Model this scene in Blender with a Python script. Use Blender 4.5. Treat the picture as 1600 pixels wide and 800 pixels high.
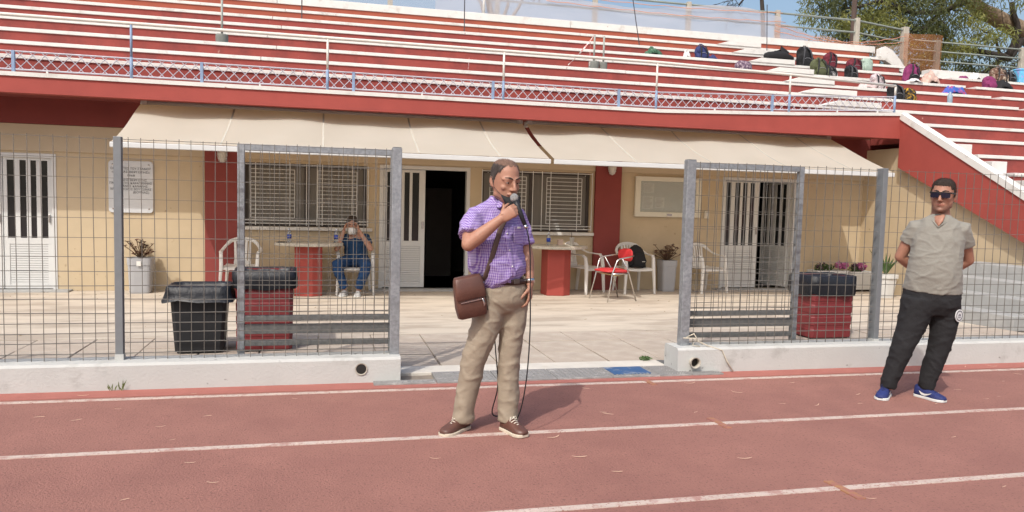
import bpy, bmesh, math, random
import numpy as np
from mathutils import Vector, Matrix, noise
random.seed(7)
R = math.radians
for o in list(bpy.data.objects):
    bpy.data.objects.remove(o)
SC = bpy.context.scene
C = SC.collection

# ------------------------------------------------------------------ camera
YAW, PITCH, ROLL, CAMH = 0.241566, 0.071977, 0.026123, 1.4965
fw = Vector((math.sin(YAW)*math.cos(PITCH), math.cos(YAW)*math.cos(PITCH), -math.sin(PITCH)))
rt = Vector((math.cos(YAW), -math.sin(YAW), 0)); up = rt.cross(fw)
r2 = rt*math.cos(ROLL)+up*math.sin(ROLL); u2 = up*math.cos(ROLL)-rt*math.sin(ROLL)
cam = bpy.data.cameras.new('camera'); camo = bpy.data.objects.new('camera', cam); C.objects.link(camo)
camo.matrix_world = Matrix(((r2.x, u2.x, -fw.x, 0), (r2.y, u2.y, -fw.y, 0), (r2.z, u2.z, -fw.z, CAMH), (0, 0, 0, 1)))
cam.sensor_width = 36; cam.lens = 1196.86/1600*36; cam.clip_end = 2000; cam.clip_start = .05
SC.camera = camo
# ------------------------------------------------------------------ sky, sun, exposure
SUN = Vector((.78, 1.0, -1.5)).normalized()          # the way the light travels
w = bpy.data.worlds.new('World'); SC.world = w; w.use_nodes = True
nt = w.node_tree; bg = nt.nodes['Background']
sky = nt.nodes.new('ShaderNodeTexSky'); sky.sky_type = 'NISHITA'; sky.sun_disc = False
sky.sun_elevation = math.asin(-SUN.z); sky.sun_rotation = math.atan2(-SUN.x, -SUN.y)
sky.air_density = 1.25; sky.dust_density = 5.5; sky.ozone_density = 2.6
nt.links.new(sky.outputs[0], bg.inputs[0]); bg.inputs[1].default_value = .15
sl = bpy.data.lights.new('sun', 'SUN'); sl.energy = 2.3; sl.angle = R(.55); sl.color = (1, .97, .91)
so = bpy.data.objects.new('sun', sl); C.objects.link(so); so.rotation_euler = SUN.to_track_quat('-Z', 'Y').to_euler()
SC.view_settings.view_transform = 'Standard'; SC.view_settings.look = 'None'
SC.view_settings.exposure = .35; SC.view_settings.gamma = 1
SC.render.engine = 'CYCLES'

# ------------------------------------------------------------------ mesh helpers
class MB:
    def __init__(s): s.v = []; s.f = []; s.M = None
    def add(s, vs, fs):
        b = len(s.v)
        for q in vs:
            q = Vector(q); s.v.append(tuple(s.M @ q) if s.M else tuple(q))
        s.f += [tuple(b+i for i in f) for f in fs]
    def box(s, x0, x1, y0, y1, z0, z1):
        s.add([(x0,y0,z0),(x1,y0,z0),(x1,y1,z0),(x0,y1,z0),(x0,y0,z1),(x1,y0,z1),(x1,y1,z1),(x0,y1,z1)],
              [(0,3,2,1),(4,5,6,7),(0,1,5,4),(1,2,6,5),(2,3,7,6),(3,0,4,7)]); return s
    def cbox(s, c, sz):
        return s.box(c[0]-sz[0]/2,c[0]+sz[0]/2,c[1]-sz[1]/2,c[1]+sz[1]/2,c[2]-sz[2]/2,c[2]+sz[2]/2)
    def rings(s, rs, cap=True):
        n = len(rs[0]); b = []; vs = [q for r in rs for q in r]; fs = []
        for i in range(len(rs)-1):
            for j in range(n):
                k = (j+1) % n
                fs.append((i*n+j, i*n+k, (i+1)*n+k, (i+1)*n+j))
        if cap:
            fs.append(tuple(range(n-1, -1, -1))); fs.append(tuple((len(rs)-1)*n+j for j in range(n)))
        s.add(vs, fs); return s
    def stroke(s, pts, rad, side=None, seg=12, round_ends=True, power=1.0):
        """lofted tube of elliptical section along pts; rad: r or (r_side, r_other)"""
        pts = [Vector(q) for q in pts]; n = len(pts)
        rad = [(r, r) if not isinstance(r, (tuple, list)) else r for r in (rad if isinstance(rad, list) else [rad]*n)]
        rs = []
        pv = Vector(side) if side is not None else None
        def ring(p, t, a, b, sd):
            o = t.cross(sd).normalized(); out = []
            for j in range(seg):
                th = 2*math.pi*j/seg; cx, sx = math.cos(th), math.sin(th)
                if power != 1.0:
                    cx = math.copysign(abs(cx)**power, cx); sx = math.copysign(abs(sx)**power, sx)
                out.append(p+sd*(a*cx)+o*(b*sx))
            return out
        for i in range(n):
            t = (pts[min(i+1, n-1)]-pts[max(i-1, 0)]).normalized()
            if pv is None:
                pv = Vector((1, 0, 0)) if abs(t.x) < .8 else Vector((0, 1, 0))
            sd = (pv-t*pv.dot(t)).normalized()
            if side is None: pv = sd
            a, b = rad[i]
            if round_ends and i == 0:
                for q in (.0, .45, .8): 
                    z = math.sqrt(max(0, 1-q*q)); q = max(q, .05)
                    rs.append(ring(pts[0]-t*min(a, b)*z, t, a*q, b*q, sd))
            rs.append(ring(pts[i], t, a, b, sd))
            if round_ends and i == n-1:
                for q in (.8, .45, .0):
                    z = math.sqrt(max(0, 1-q*q)); q = max(q, .05)
                    rs.append(ring(pts[i]+t*min(a, b)*z, t, a*q, b*q, sd))
        return s.rings(rs)
    def tube(s, pts, r, seg=6): return s.stroke(pts, r, seg=seg, round_ends=False)
    def ell(s, c, r, seg=12, rot=None):
        c = Vector(c); rs = []; n = seg//2+1
        for i in range(n+1):
            ph = -math.pi/2+math.pi*i/n; k = max(math.cos(ph), .02)
            ring = []
            for j in range(seg):
                th = 2*math.pi*j/seg
                q = Vector((r[0]*k*math.cos(th), r[1]*k*math.sin(th), r[2]*math.sin(ph)))
                if rot: q = rot @ q
                ring.append(c+q)
            rs.append(ring)
        return s.rings(rs)
    def lathe(s, prof, c=(0,0,0), seg=20, sq=None):
        c = Vector(c); rs = []
        for r, z in prof:
            ring = []
            for j in range(seg):
                th = 2*math.pi*(j+.5)/seg; cx, sx = math.cos(th), math.sin(th)
                if sq: cx = math.copysign(abs(cx)**sq, cx); sx = math.copysign(abs(sx)**sq, sx)
                ring.append(c+Vector((r*cx, r*sx, z)))
            rs.append(ring)
        return s.rings(rs)
    def prism(s, poly, axis, a, b):
        """poly of 2-D points extruded along axis ('x','y','z') from a to b"""
        def P(q, t): return {'x': (t, q[0], q[1]), 'y': (q[0], t, q[1]), 'z': (q[0], q[1], t)}[axis]
        n = len(poly); s.add([P(q, a) for q in poly]+[P(q, b) for q in poly],
            [tuple(range(n-1, -1, -1)), tuple(range(n, 2*n))]+[(i, (i+1) % n, n+(i+1) % n, n+i) for i in range(n)]); return s
    def mesh(s, name):
        me = bpy.data.meshes.new(name); me.from_pydata(s.v, [], s.f); me.update()
        bm = bmesh.new(); bm.from_mesh(me); bmesh.ops.recalc_face_normals(bm, faces=bm.faces); bm.to_mesh(me); bm.free()
        return me
    def build(s, name, mat, parent=None, smooth=False, bevel=0, loc=None, rotz=0):
        me = s.mesh(name); me.materials.append(mat)
        o = bpy.data.objects.new(name, me); C.objects.link(o)
        if smooth:
            me.polygons.foreach_set('use_smooth', [True]*len(me.polygons))
        if bevel:
            m = o.modifiers.new('bevel', 'BEVEL'); m.width = bevel; m.segments = 2; m.limit_method = 'ANGLE'
        if parent: o.parent = parent
        if loc: o.location = loc
        o.rotation_euler[2] = rotz
        return o
def tag(o, label=None, cat=None, group=None, kind=None):
    if label: o['label'] = label
    if cat: o['category'] = cat
    if group: o['group'] = group
    if kind: o['kind'] = kind
    return o
def thing(name, label, cat, loc=(0,0,0), rotz=0, group=None):
    o = bpy.data.objects.new(name, None); C.objects.link(o); o.location = loc; o.rotation_euler[2] = rotz
    o.empty_display_size = .2
    return tag(o, label, cat, group)
def copy_tree(o, parent=None):
    c = o.copy(); C.objects.link(c); c.parent = parent
    for ch in list(o.children): copy_tree(ch, c)
    return c
def copy_mesh(o, parent, loc):
    c = o.copy(); C.objects.link(c); c.parent = parent; c.location = loc; return c
def relabel(o, label, group=None):
    o['label'] = label
    if group: o['group'] = group
    return o
def remesh(name, mb, voxel, mat, parent=None, smooth=3, fold=None, keep=None):
    me = mb.mesh(name); o = bpy.data.objects.new(name, me); C.objects.link(o)
    m = o.modifiers.new('r', 'REMESH'); m.mode = 'VOXEL'; m.voxel_size = voxel
    dg = bpy.context.evaluated_depsgraph_get(); dg.update()
    me2 = bpy.data.meshes.new_from_object(o.evaluated_get(dg)); o.modifiers.clear(); o.data = me2
    n = len(me2.vertices); co = np.empty(n*3); me2.vertices.foreach_get('co', co); co = co.reshape(-1, 3)
    ed = np.empty(len(me2.edges)*2, int); me2.edges.foreach_get('vertices', ed); ed = ed.reshape(-1, 2)
    deg = np.bincount(ed.ravel(), minlength=n).astype(float)[:, None]; deg[deg == 0] = 1
    for it in range(smooth):
        acc = np.zeros_like(co); np.add.at(acc, ed[:, 0], co[ed[:, 1]]); np.add.at(acc, ed[:, 1], co[ed[:, 0]])
        co = co*.4+acc/deg*.6
    me2.vertices.foreach_set('co', co.ravel()); me2.update()
    if fold:
        no = [v.normal.copy() for v in me2.vertices]
        for v, nn in zip(me2.vertices, no):
            v.co = v.co+nn*fold(v.co)
    if keep:
        bm = bmesh.new(); bm.from_mesh(me2)
        bmesh.ops.delete(bm, geom=[f for f in bm.faces if not keep(f.calc_center_median())], context='FACES'); bm.to_mesh(me2); bm.free()
    me2.materials.clear(); me2.materials.append(mat)
    me2.polygons.foreach_set('use_smooth', [True]*len(me2.polygons)); me2.update()
    if parent: o.parent = parent
    return o
def shell(name, src, test, offset, mat, parent, jitter=0, jscale=60, strands=0, flow=Vector((0,.5,-.8))):
    """a skin of its own thickness over part of src (hair, mask)"""
    bm = bmesh.new(); bm.from_mesh(src.data); bm.normal_update()
    nn = {v: v.normal.copy() for v in bm.verts}
    bmesh.ops.delete(bm, geom=[f for f in bm.faces if not test(f.calc_center_median())], context='FACES')
    bnd = {v for e in bm.edges if e.is_boundary for v in e.verts}
    for v in bm.verts:
        k = .15 if v in bnd else 1
        j = jitter*noise.noise(v.co*jscale) if jitter else 0
        v.co = v.co+nn[v]*(offset*k+(j if k == 1 else 0))
    if strands:
        rj = random.Random(5); fl = list(bm.faces); ar = [f.calc_area() for f in fl]; bm.normal_update()
        for f in rj.choices(fl, ar, k=strands):
            p = f.calc_center_median()+Vector((rj.uniform(-.003,.003), rj.uniform(-.003,.003), rj.uniform(-.003,.003))); n = f.normal.copy()
            d = flow+Vector((rj.gauss(0,.35), rj.gauss(0,.35), rj.gauss(0,.35))); d = (d-n*d.dot(n)).normalized(); b = n.cross(d); l = rj.uniform(.008,.018)
            vs = [bm.verts.new(p+b*.0011), bm.verts.new(p-b*.0011), bm.verts.new(p+d*l+n*l*rj.uniform(.15,.5))]; bm.faces.new(vs)
    me = bpy.data.meshes.new(name); bm.to_mesh(me); bm.free(); me.materials.append(mat)
    me.polygons.foreach_set('use_smooth', [True]*len(me.polygons))
    o = bpy.data.objects.new(name, me); C.objects.link(o); o.parent = parent
    return o

# ------------------------------------------------------------------ materials
MATS = {}
def L(c):
    return tuple((x/12.92 if x <= .04045 else ((x+.055)/1.055)**2.4) for x in (c[0]/255, c[1]/255, c[2]/255))
def mat(name, col, rough=.7, var=.12, scale=5, bump=0, bscale=60, metal=0, spec=.4, stain=None, sscale=1.5, samt=.5,
        sth=.55, trans=0, alpha=1, sub=0, stretch=(1,1,1), sheen=0, fine=None, fscale=200, ftr=.6):
    if name in MATS: return MATS[name]
    m = bpy.data.materials.new(name); m.use_nodes = True; t = m.node_tree; N = t.nodes; K = t.links
    b = N['Principled BSDF']; tc = N.new('ShaderNodeTexCoord'); mp = N.new('ShaderNodeMapping')
    mp.inputs['Scale'].default_value = stretch; K.new(tc.outputs['Object'], mp.inputs[0])
    def nz(sc, det=6, ro=.6):
        n = N.new('ShaderNodeTexNoise'); n.inputs['Scale'].default_value = sc; n.inputs['Detail'].default_value = det
        n.inputs['Roughness'].default_value = ro; K.new(mp.outputs[0], n.inputs['Vector']); return n
    def mix(fac, a, bb, mode='MIX'):
        x = N.new('ShaderNodeMix'); x.data_type = 'RGBA'; x.blend_type = mode
        for sock, val in ((x.inputs[0], fac), (x.inputs[6], a), (x.inputs[7], bb)):
            if hasattr(val, 'is_linked'): K.new(val, sock)
            else: sock.default_value = val if not isinstance(val, tuple) else (*val[:3], 1)
        return x.outputs[2]
    def ramp(src, lo, hi):
        r = N.new('ShaderNodeMapRange'); r.inputs[1].default_value = lo; r.inputs[2].default_value = hi
        K.new(src, r.inputs[0]); return r.outputs[0]
    c1 = tuple(min(1, x*(1-var)) for x in col); c2 = tuple(min(1, x*(1+var)) for x in col)
    n1 = nz(scale); out = mix(ramp(n1.outputs[0], .3, .7), c1, c2)
    n2 = nz(scale*.22, 3); out = mix(ramp(n2.outputs[0], .35, .65), out, mix(.5, out, c1))
    if stain:
        ns = nz(sscale, 9, .68); f = ramp(ns.outputs[0], sth, sth+.14)
        mu = N.new('ShaderNodeMath'); mu.operation = 'MULTIPLY'; K.new(f, mu.inputs[0]); mu.inputs[1].default_value = samt
        out = mix(mu.outputs[0], out, stain)
    if fine:
        nf = nz(fscale, 2, .5); out = mix(ramp(nf.outputs[0], ftr, ftr+.08), out, fine)
    K.new(out, b.inputs['Base Color']); b.inputs['Roughness'].default_value = rough
    b.inputs['Metallic'].default_value = metal; b.inputs['Specular IOR Level'].default_value = spec
    if trans: b.inputs['Transmission Weight'].default_value = trans
    if sheen: b.inputs['Sheen Weight'].default_value = sheen
    if alpha < 1: b.inputs['Alpha'].default_value = alpha
    if sub:
        b.inputs['Subsurface Weight'].default_value = sub; b.inputs['Subsurface Radius'].default_value = (.012, .005, .003)
        b.inputs['Subsurface Scale'].default_value = .6
    if bump:
        nb = nz(bscale, 5, .65); bp = N.new('ShaderNodeBump'); bp.inputs['Strength'].default_value = bump
        bp.inputs['Distance'].default_value = .01; K.new(nb.outputs[0], bp.inputs['Height']); K.new(bp.outputs[0], b.inputs['Normal'])
    MATS[name] = m; return m
M_track = mat('track_rubber', (.295,.135,.107), .85, .10, 3, 1.0, 75, stain=(.225,.098,.080), sscale=.9, samt=.45, sth=.48, fine=(.17,.078,.062), fscale=62, ftr=.60)
M_track2 = mat('track_edge', (.36,.13,.105), .85, .10, 5, .6, 160)
M_line = mat('line_paint', (.52,.42,.365), .8, .10, 8, .5, 160, stain=(.36,.18,.15), sscale=11, samt=.8, sth=.5, fine=(.32,.16,.13), fscale=70, ftr=.6)
M_ochre = mat('ochre_paint', (.36,.18,.085), .8, .15, 8, .5, 160, stain=(.31,.125,.105), sscale=22, samt=.95, sth=.42)
M_conc = mat('whitewashed_concrete', (.51,.445,.365), .9, .12, 2.2, .5, 30, stain=(.33,.275,.22), sscale=1.3, samt=.8, sth=.46, stretch=(.6,2.2,1), fine=(.30,.26,.2), fscale=26, ftr=.69)
M_slab = mat('paving_stone', (.40,.335,.275), .9, .12, 4, .4, 60, stain=(.48,.43,.36), sscale=2.2, samt=.6, sth=.48, fine=(.22,.18,.15), fscale=30, ftr=.7)
M_joint = mat('joint_mortar', (.24,.20,.16), .95, .2, 12, .3, 80)
M_thresh = mat('threshold_plaster', (.56,.52,.46), .9, .1, 5, .6, 50, stain=(.45,.38,.32), sscale=7, samt=.6, sth=.56)
M_grate = mat('drain_cover', (.27,.26,.25), .75, .2, 12, .8, 50, stain=(.5,.48,.45), sscale=6, samt=.7, sth=.55, stretch=(1,3,1))
M_blue = mat('blue_cover', (.04,.10,.22), .6, .15, 12, .3, 60, stain=(.27,.29,.31), sscale=9, samt=.8, sth=.52)
M_kerb = mat('whitewash', (.455,.455,.435), .9, .05, 4, .45, 45, stain=(.30,.29,.27), sscale=3.2, samt=.6, sth=.55, fine=(.15,.14,.13), fscale=13, ftr=.70)
M_red = mat('red_paint', (.32,.060,.047), .75, .09, 2.5, .15, 60, stain=(.27,.05,.04), sscale=1.1, samt=.5, sth=.5)
M_riser = mat('red_riser_paint', (.27,.052,.042), .85, .14, 3, .3, 50, stain=(.17,.038,.033), sscale=1.8, samt=.7, sth=.47, fine=(.40,.22,.18), fscale=9, ftr=.74)  # red of the seating risers, a little darker than the fascia red
M_terra = mat('terracotta_riser', (.32,.078,.045), .85, .12, 3, .25, 50, stain=(.24,.055,.042), sscale=1.8, samt=.5, sth=.55)
M_white = mat('white_paint', (.64,.625,.59), .8, .06, 5, .3, 60, stain=(.40,.36,.32), sscale=3.0, samt=.6, sth=.55, fine=(.30,.16,.13), fscale=16, ftr=.72)
M_cream = mat('cream_wall', (.50,.40,.268), .85, .05, 3, .12, 70, stain=(.46,.365,.24), sscale=1.1, samt=.75, sth=.47, fine=(.33,.25,.155), fscale=11, ftr=.72)
M_creamb = mat('cream_band', (.49,.40,.28), .85, .05, 3, .12, 70)
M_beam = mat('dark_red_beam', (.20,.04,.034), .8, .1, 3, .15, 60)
M_awn = None
M_galv = mat('galvanised', (.29,.305,.32), .5, .28, 34, .15, 70, metal=.45)
M_gpost = mat('grey_steel_paint', (.20,.215,.225), .5, .1, 10, .1, 80, metal=.3)
M_wire = mat('galvanised_wire', (.15,.138,.12), .6, .2, 9, metal=.2)
M_gate = mat('gate_steel', (.15,.15,.145), .65, .25, 30, .4, 60, metal=.3)
M_alu = mat('white_aluminium', (.58,.58,.565), .4, .03, 6)
M_pane = mat('dark_glass', (.02,.021,.022), .12, .1, 3, spec=.5)
M_frame = mat('brown_window_frame', (.055,.045,.04), .5, .1, 10)
M_curt = mat('window_blind', (.15,.138,.12), .5, .12, 4, stretch=(4,1,.3), spec=.5)
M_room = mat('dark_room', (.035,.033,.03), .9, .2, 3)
M_grille = mat('grille_paint', (.66,.66,.64), .5, .04, 10)
M_marble = mat('marble', (.55,.56,.57), .35, .05, 6)
M_ink = mat('engraved_letters', (.07,.07,.07), .7, .05, 8)
M_plast = mat('white_plastic', (.66,.64,.60), .42, .04, 4)
M_bin = mat('black_plastic', (.016,.016,.018), .5, .2, 10, .1, 30)
M_bag = mat('bin_liner', (.012,.013,.017), .42, .2, 10, .8, 16)
M_maroon = mat('maroon_steel', (.17,.024,.026), .55, .15, 8, .1, 40)
M_tblred = mat('red_pedestal', (.32,.055,.042), .75, .08, 4, .1, 60)
M_stone = mat('terrazzo', (.52,.48,.40), .6, .2, 30, .2, 60, fine=(.25,.22,.18), fscale=60)
M_potg = mat('grey_pot', (.34,.34,.35), .6, .06, 6)
M_potw = mat('white_pot', (.55,.55,.535), .6, .05, 6)
M_soil = mat('soil', (.05,.035,.025), .95, .3, 30, .6, 60)
M_leafr = mat('reddish_leaf', (.13,.055,.035), .6, .4, 20)
M_leafg = mat('green_leaf', (.06,.11,.03), .6, .4, 20)
M_pink = mat('pink_petal', (.40,.11,.25), .6, .25, 30)
M_chrome = mat('chrome', (.62,.61,.6), .25, .05, 5, metal=1)
M_redv = mat('red_vinyl', (.50,.035,.04), .45, .1, 6, .1, 30)
M_ply = mat('plywood', (.50,.38,.2), .7, .1, 10)
M_step = mat('grey_step', (.32,.32,.31), .85, .1, 5, .3, 50, stain=(.44,.43,.41), sscale=4, samt=.5)
M_blackf = mat('black_fabric', (.014,.014,.016), .85, .2, 30, .4, 120)
M_leaf = mat('dry_leaf', (.62,.42,.30), .8, .2, 30)
M_rail = mat('pale_rail_paint', (.66,.63,.57), .6, .08, 12, .2, 60)
M_blue2 = mat('blue_rail_paint', (.22,.30,.44), .6, .12, 12, .2, 60)
M_latt = mat('lattice_paint', (.46,.45,.50), .6, .2, 9)
M_postc = mat('concrete_post', (.40,.37,.31), .9, .12, 8, .4, 50)
M_grail = mat('grey_green_rail', (.24,.27,.24), .6, .1, 10, metal=.2)

# ================================================================== SETTING
g = MB().box(-300, 300, -60, 500, -.5, -.06).build('ground', mat('dry_ground', (.25,.2,.13), .95, .2, .3), None); tag(g, kind='structure')
trk = MB().box(-45, 70, -22, 6.19, -.05, 0).build('running_track', M_track); tag(trk, kind='structure')
MB().box(-45, 70, 5.99, 6.19, -.02, .003).build('edge_strip', M_track2, trk)
for i in range(9):
    y = 5.915-1.22*i
    MB().box(-45, 70, y-.026, y+.026, -.01, .004).build('lane_line', M_line, trk)
for y0, y1, x in ((3.32,3.58,2.70), (4.58,4.82,2.65), (5.80,5.985,2.66)):
    mk = MB(); mk.add([(x-.02,y1,.006),(x+.03,y1,.006),(x+.045,y0,.006),(x-.005,y0,.006),(x-.02,y1,0),(x+.03,y1,0),(x+.045,y0,0),(x-.005,y0,0)],
        [(0,1,2,3),(0,4,5,1),(1,5,6,2),(2,6,7,3),(3,7,4,0)]); mk.build('lane_mark', M_ochre, trk)
ter = MB().box(-14, 26, 8.40, 16, -.05, 0).box(-14, 26, 6.3, 8.40, -.05, -.014).build('terrace', M_conc); tag(ter, kind='structure')
for s in range(1): ter.data.materials.append(M_joint)
for pl in ter.data.polygons:
    if pl.center.y < 8.39 and pl.center.z < -.01 and pl.normal.z > .5: pl.material_index = 1
ref = None
for j in range(3):
    for i in range(-9, 14):
        x0 = 1.04+.54*(i); y0 = 6.72+.56*j
        sx = MB(); dz = random.uniform(-.004, .003); a = random.uniform(-.006, .006)
        sx.box(0, .528+a, 0, .548, -.03, dz)
        sx.build('paving_slab', M_slab, ter, bevel=.004, loc=(x0, y0, 0), rotz=random.uniform(-.008, .008))
MB().box(.60, 3.10, 6.452, 6.712, -.03, .012).build('threshold_strip', M_thresh, ter, bevel=.006)

# drain covers across the gateway
dr = thing('drain_channel', 'row of grey drain covers across the open gateway, one painted blue', 'drain', (0, 0, 0))
xs = [.39, .90, 1.41, 1.92, 2.42, 2.86, 3.16, 3.47]
for i in range(7):
    d = MB(); x0, x1 = xs[i]+.004, xs[i+1]-.004; y1 = 6.447 if 0 < i < 6 else 6.186
    d.box(x0, x1, 6.075, y1, -.02, .016)
    n = 12
    for k in range(n):
        xx = x0+(x1-x0)*(k+.5)/n; d.box(xx-.006, xx+.006, 6.10, y1-.03, .015, .021)
    d.build('drain_cover', M_grate, dr, bevel=.003)

MB().box(2.45, 2.80, 6.14, 6.41, .0165, .0225).build('blue_patch', M_blue, dr)
# low walls carrying the fence
for side, x0, x1, h, lab, px in (('l', -14, .615, .205, 'long whitewashed low wall under the left fence', .30), ('r', 3.07, 20, .225, 'long whitewashed low wall under the right fence', 3.22)):
    t = thing('low_wall', lab, 'wall', (x0, 6.19, 0))
    wb = MB(); n = 60; L0 = x1-x0
    prof = []
    for i in range(n+1):
        xx = L0*i/n; e = .006*noise.noise(Vector((xx*2.1, 3, 0)))
        prof.append([(xx, -.004+e, -.03), (xx, e*.6, h-.02), (xx, .018, h+e), (xx, .26, h+e*.7), (xx, .275, h-.02), (xx, .275, -.03)])
    wb.rings(prof); wb.build('wall_body', M_kerb, t, smooth=False)
    p = MB(); seg = 18; zc = .115 if side == 'l' else .10; rp = .05; out = .006 if side == 'l' else .05
    ring = lambda r, y: [(px-x0+r*math.cos(2*math.pi*k/seg), y, zc+r*math.sin(2*math.pi*k/seg)) for k in range(seg)]
    p.rings([ring(rp, -out-.004), ring(rp*.82, -out-.004), ring(rp*.8, -.001), ring(rp+.001, .0)], cap=False)
    p.build('drain_pipe', M_postc, t, smooth=True)
    q = MB(); q.rings([ring(rp*.81, -.0075), ring(rp*.5, -.0085)]); q.build('pipe_hole_shade', mat('pipe_shade', (.02,.018,.016), .9), t)  # near-black disc: the shade inside the pipe put into its colour

# ================================================================== CLUBHOUSE under the stand
FY = 12.49
bl = thing('clubhouse', 'cream and red clubhouse building under the grandstand', 'building', (0, 0, 0))
ops = [(-5.25,-3.80,0,2.0), (-1.20,.66,1.0,1.985), (.86,2.335,0,2.02), (2.53,4.43,.985,2.0), (6.93,8.43,0,2.02)]
wm = MB(); bx = sorted(set([-14, 11.4]+[o[0] for o in ops]+[o[1] for o in ops]))
for a, b in zip(bx, bx[1:]):
    zs = [0]; cov = [o for o in ops if o[0] <= a+1e-6 and o[1] >= b-1e-6]
    if cov:
        o = cov[0]
        if o[2] > 0: wm.box(a, b, FY, FY+.2, -.02, o[2])
        wm.box(a, b, FY, FY+.2, o[3], 2.9)
    else: wm.box(a, b, FY, FY+.2, -.02, 2.9)
wm.build('wall', M_cream, bl)
MB().box(-14, 11.4, FY-.03, FY-.001, 2.035, 2.42).build('lintel_band', M_creamb, bl, bevel=.006)
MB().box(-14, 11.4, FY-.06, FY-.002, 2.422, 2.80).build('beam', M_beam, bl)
for a, b in ((-1.76,-1.29), (4.50,4.97)):
    MB().box(a, b, FY-.075, FY-.003, -.01, 2.44).build('pilaster', mat('pilaster_red', (.22,.042,.036), .75, .08, 3, .12, 60), bl, bevel=.008)
MB().box(.7, 2.5, FY-.22, FY-.002, -.01, .03).build('door_step', M_step, bl, bevel=.01)
MB().box(-5.4, -3.6, FY-.22, FY-.002, -.01, .025).build('door_step', M_step, bl, bevel=.01)
MB().box(6.8, 8.6, FY-.2, FY-.002, -.01, .02).build('door_step', M_step, bl, bevel=.01)
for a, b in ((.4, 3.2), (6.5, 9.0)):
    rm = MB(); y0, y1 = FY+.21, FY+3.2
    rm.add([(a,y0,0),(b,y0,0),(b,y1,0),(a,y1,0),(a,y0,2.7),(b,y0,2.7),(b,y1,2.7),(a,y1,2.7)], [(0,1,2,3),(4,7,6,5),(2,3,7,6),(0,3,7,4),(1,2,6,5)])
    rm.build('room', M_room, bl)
MB().box(.9, 1.3, FY+1.5, FY+1.9, 0, .85).box(1.9, 2.4, FY+2.2, FY+2.6, 0, 1.7).build('cupboard', mat('cupboard', (.07,.06,.055), .7), bl, bevel=.01)

def leaf_door(par, x0, x1, z0, z1, panes, y=FY+.03, zp0=.79, zp1=1.91, m=M_alu):
    """aluminium leaf: stiles, panes as own parts, ribbed lower panel"""
    L0 = thing_part('door_leaf', par, (x0, y, 0)); wd = x1-x0
    f = MB(); xs = [0]+[q-x0 for pr in panes for q in pr]+[wd]
    for i in range(0, len(xs), 2): f.box(xs[i], xs[i+1], 0, .04, zp0, zp1)
    f.box(0, wd, 0, .04, zp1, z1); f.box(0, wd, 0, .04, zp0-.09, zp0)
    f.box(0, .07, 0, .04, z0, zp0-.09); f.box(wd-.07, wd, 0, .04, z0, zp0-.09); f.box(.07, wd-.07, 0, .04, z0, z0+.06)
    f.build('leaf_frame', m, L0, bevel=.003)
    s = MB(); n = 17; h = (zp0-.09-z0-.06)/n
    for i in range(n): s.box(.072, wd-.072, .008, .035, z0+.06+i*h+.002, z0+.06+(i+1)*h-.003)
    s.build('ribbed_panel', m, L0)
    for a, b in panes: MB().box(a-x0+.001, b-x0-.001, .015, .025, zp0+.001, zp1-.001).build('pane', M_pane, L0)
    hd = MB().box(wd-.05, wd-.03, -.03, .0, 1.0, 1.12); hd.build('door_handle', M_chrome, L0, bevel=.004)
    return L0
def thing_part(name, par, loc):
    o = bpy.data.objects.new(name, None); C.objects.link(o); o.parent = par; o.location = loc; o.empty_display_size = .1; return o
def door_frame(par, x0, x1, z1, w=.06):
    f = MB(); f.box(x0, x0+w, FY-.012, FY+.12, 0, z1); f.box(x1-w, x1, FY-.012, FY+.12, 0, z1); f.box(x0+w, x1-w, FY-.012, FY+.12, z1-w, z1)
    return f.build('door_frame', M_alu, par, bevel=.004)
def door(name_lab, x0, x1, z1):
    return None
# left white door
d = bl
door_frame(bl, -5.25, -3.80, 2.0)
leaf_door(bl, -4.50, -3.862, .03, 1.94, [(-4.451,-4.353),(-4.287,-4.204),(-4.146,-4.072),(-4.005,-3.925)], zp0=.77, zp1=1.9)
leaf_door(bl, -5.19, -4.512, .03, 1.94, [(-5.14,-5.04),(-4.97,-4.88),(-4.82,-4.74),(-4.68,-4.58)], zp0=.77, zp1=1.9)
# middle door, right half open
door_frame(bl, .86, 2.335, 2.02)
leaf_door(bl, .922, 1.60, .04, 1.955, [(.985,1.06),(1.12,1.20),(1.262,1.345),(1.39,1.50)], zp0=.80, zp1=1.91)
# right door, right leaf pushed inwards
door_frame(bl, 6.93, 8.43, 2.02)
leaf_door(bl, 6.99, 7.69, .03, 1.955, [(7.03,7.128),(7.205,7.307),(7.359,7.449),(7.51,7.60)], zp0=.79, zp1=1.93)
lf = leaf_door(bl, 0, .66, .03, 1.955, [(.06,.15),(.21,.30),(.36,.45),(.51,.60)], zp0=.79, zp1=1.93)
lf.location = (8.37, FY+.09, 0); lf.rotation_euler[2] = R(180-77)

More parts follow.
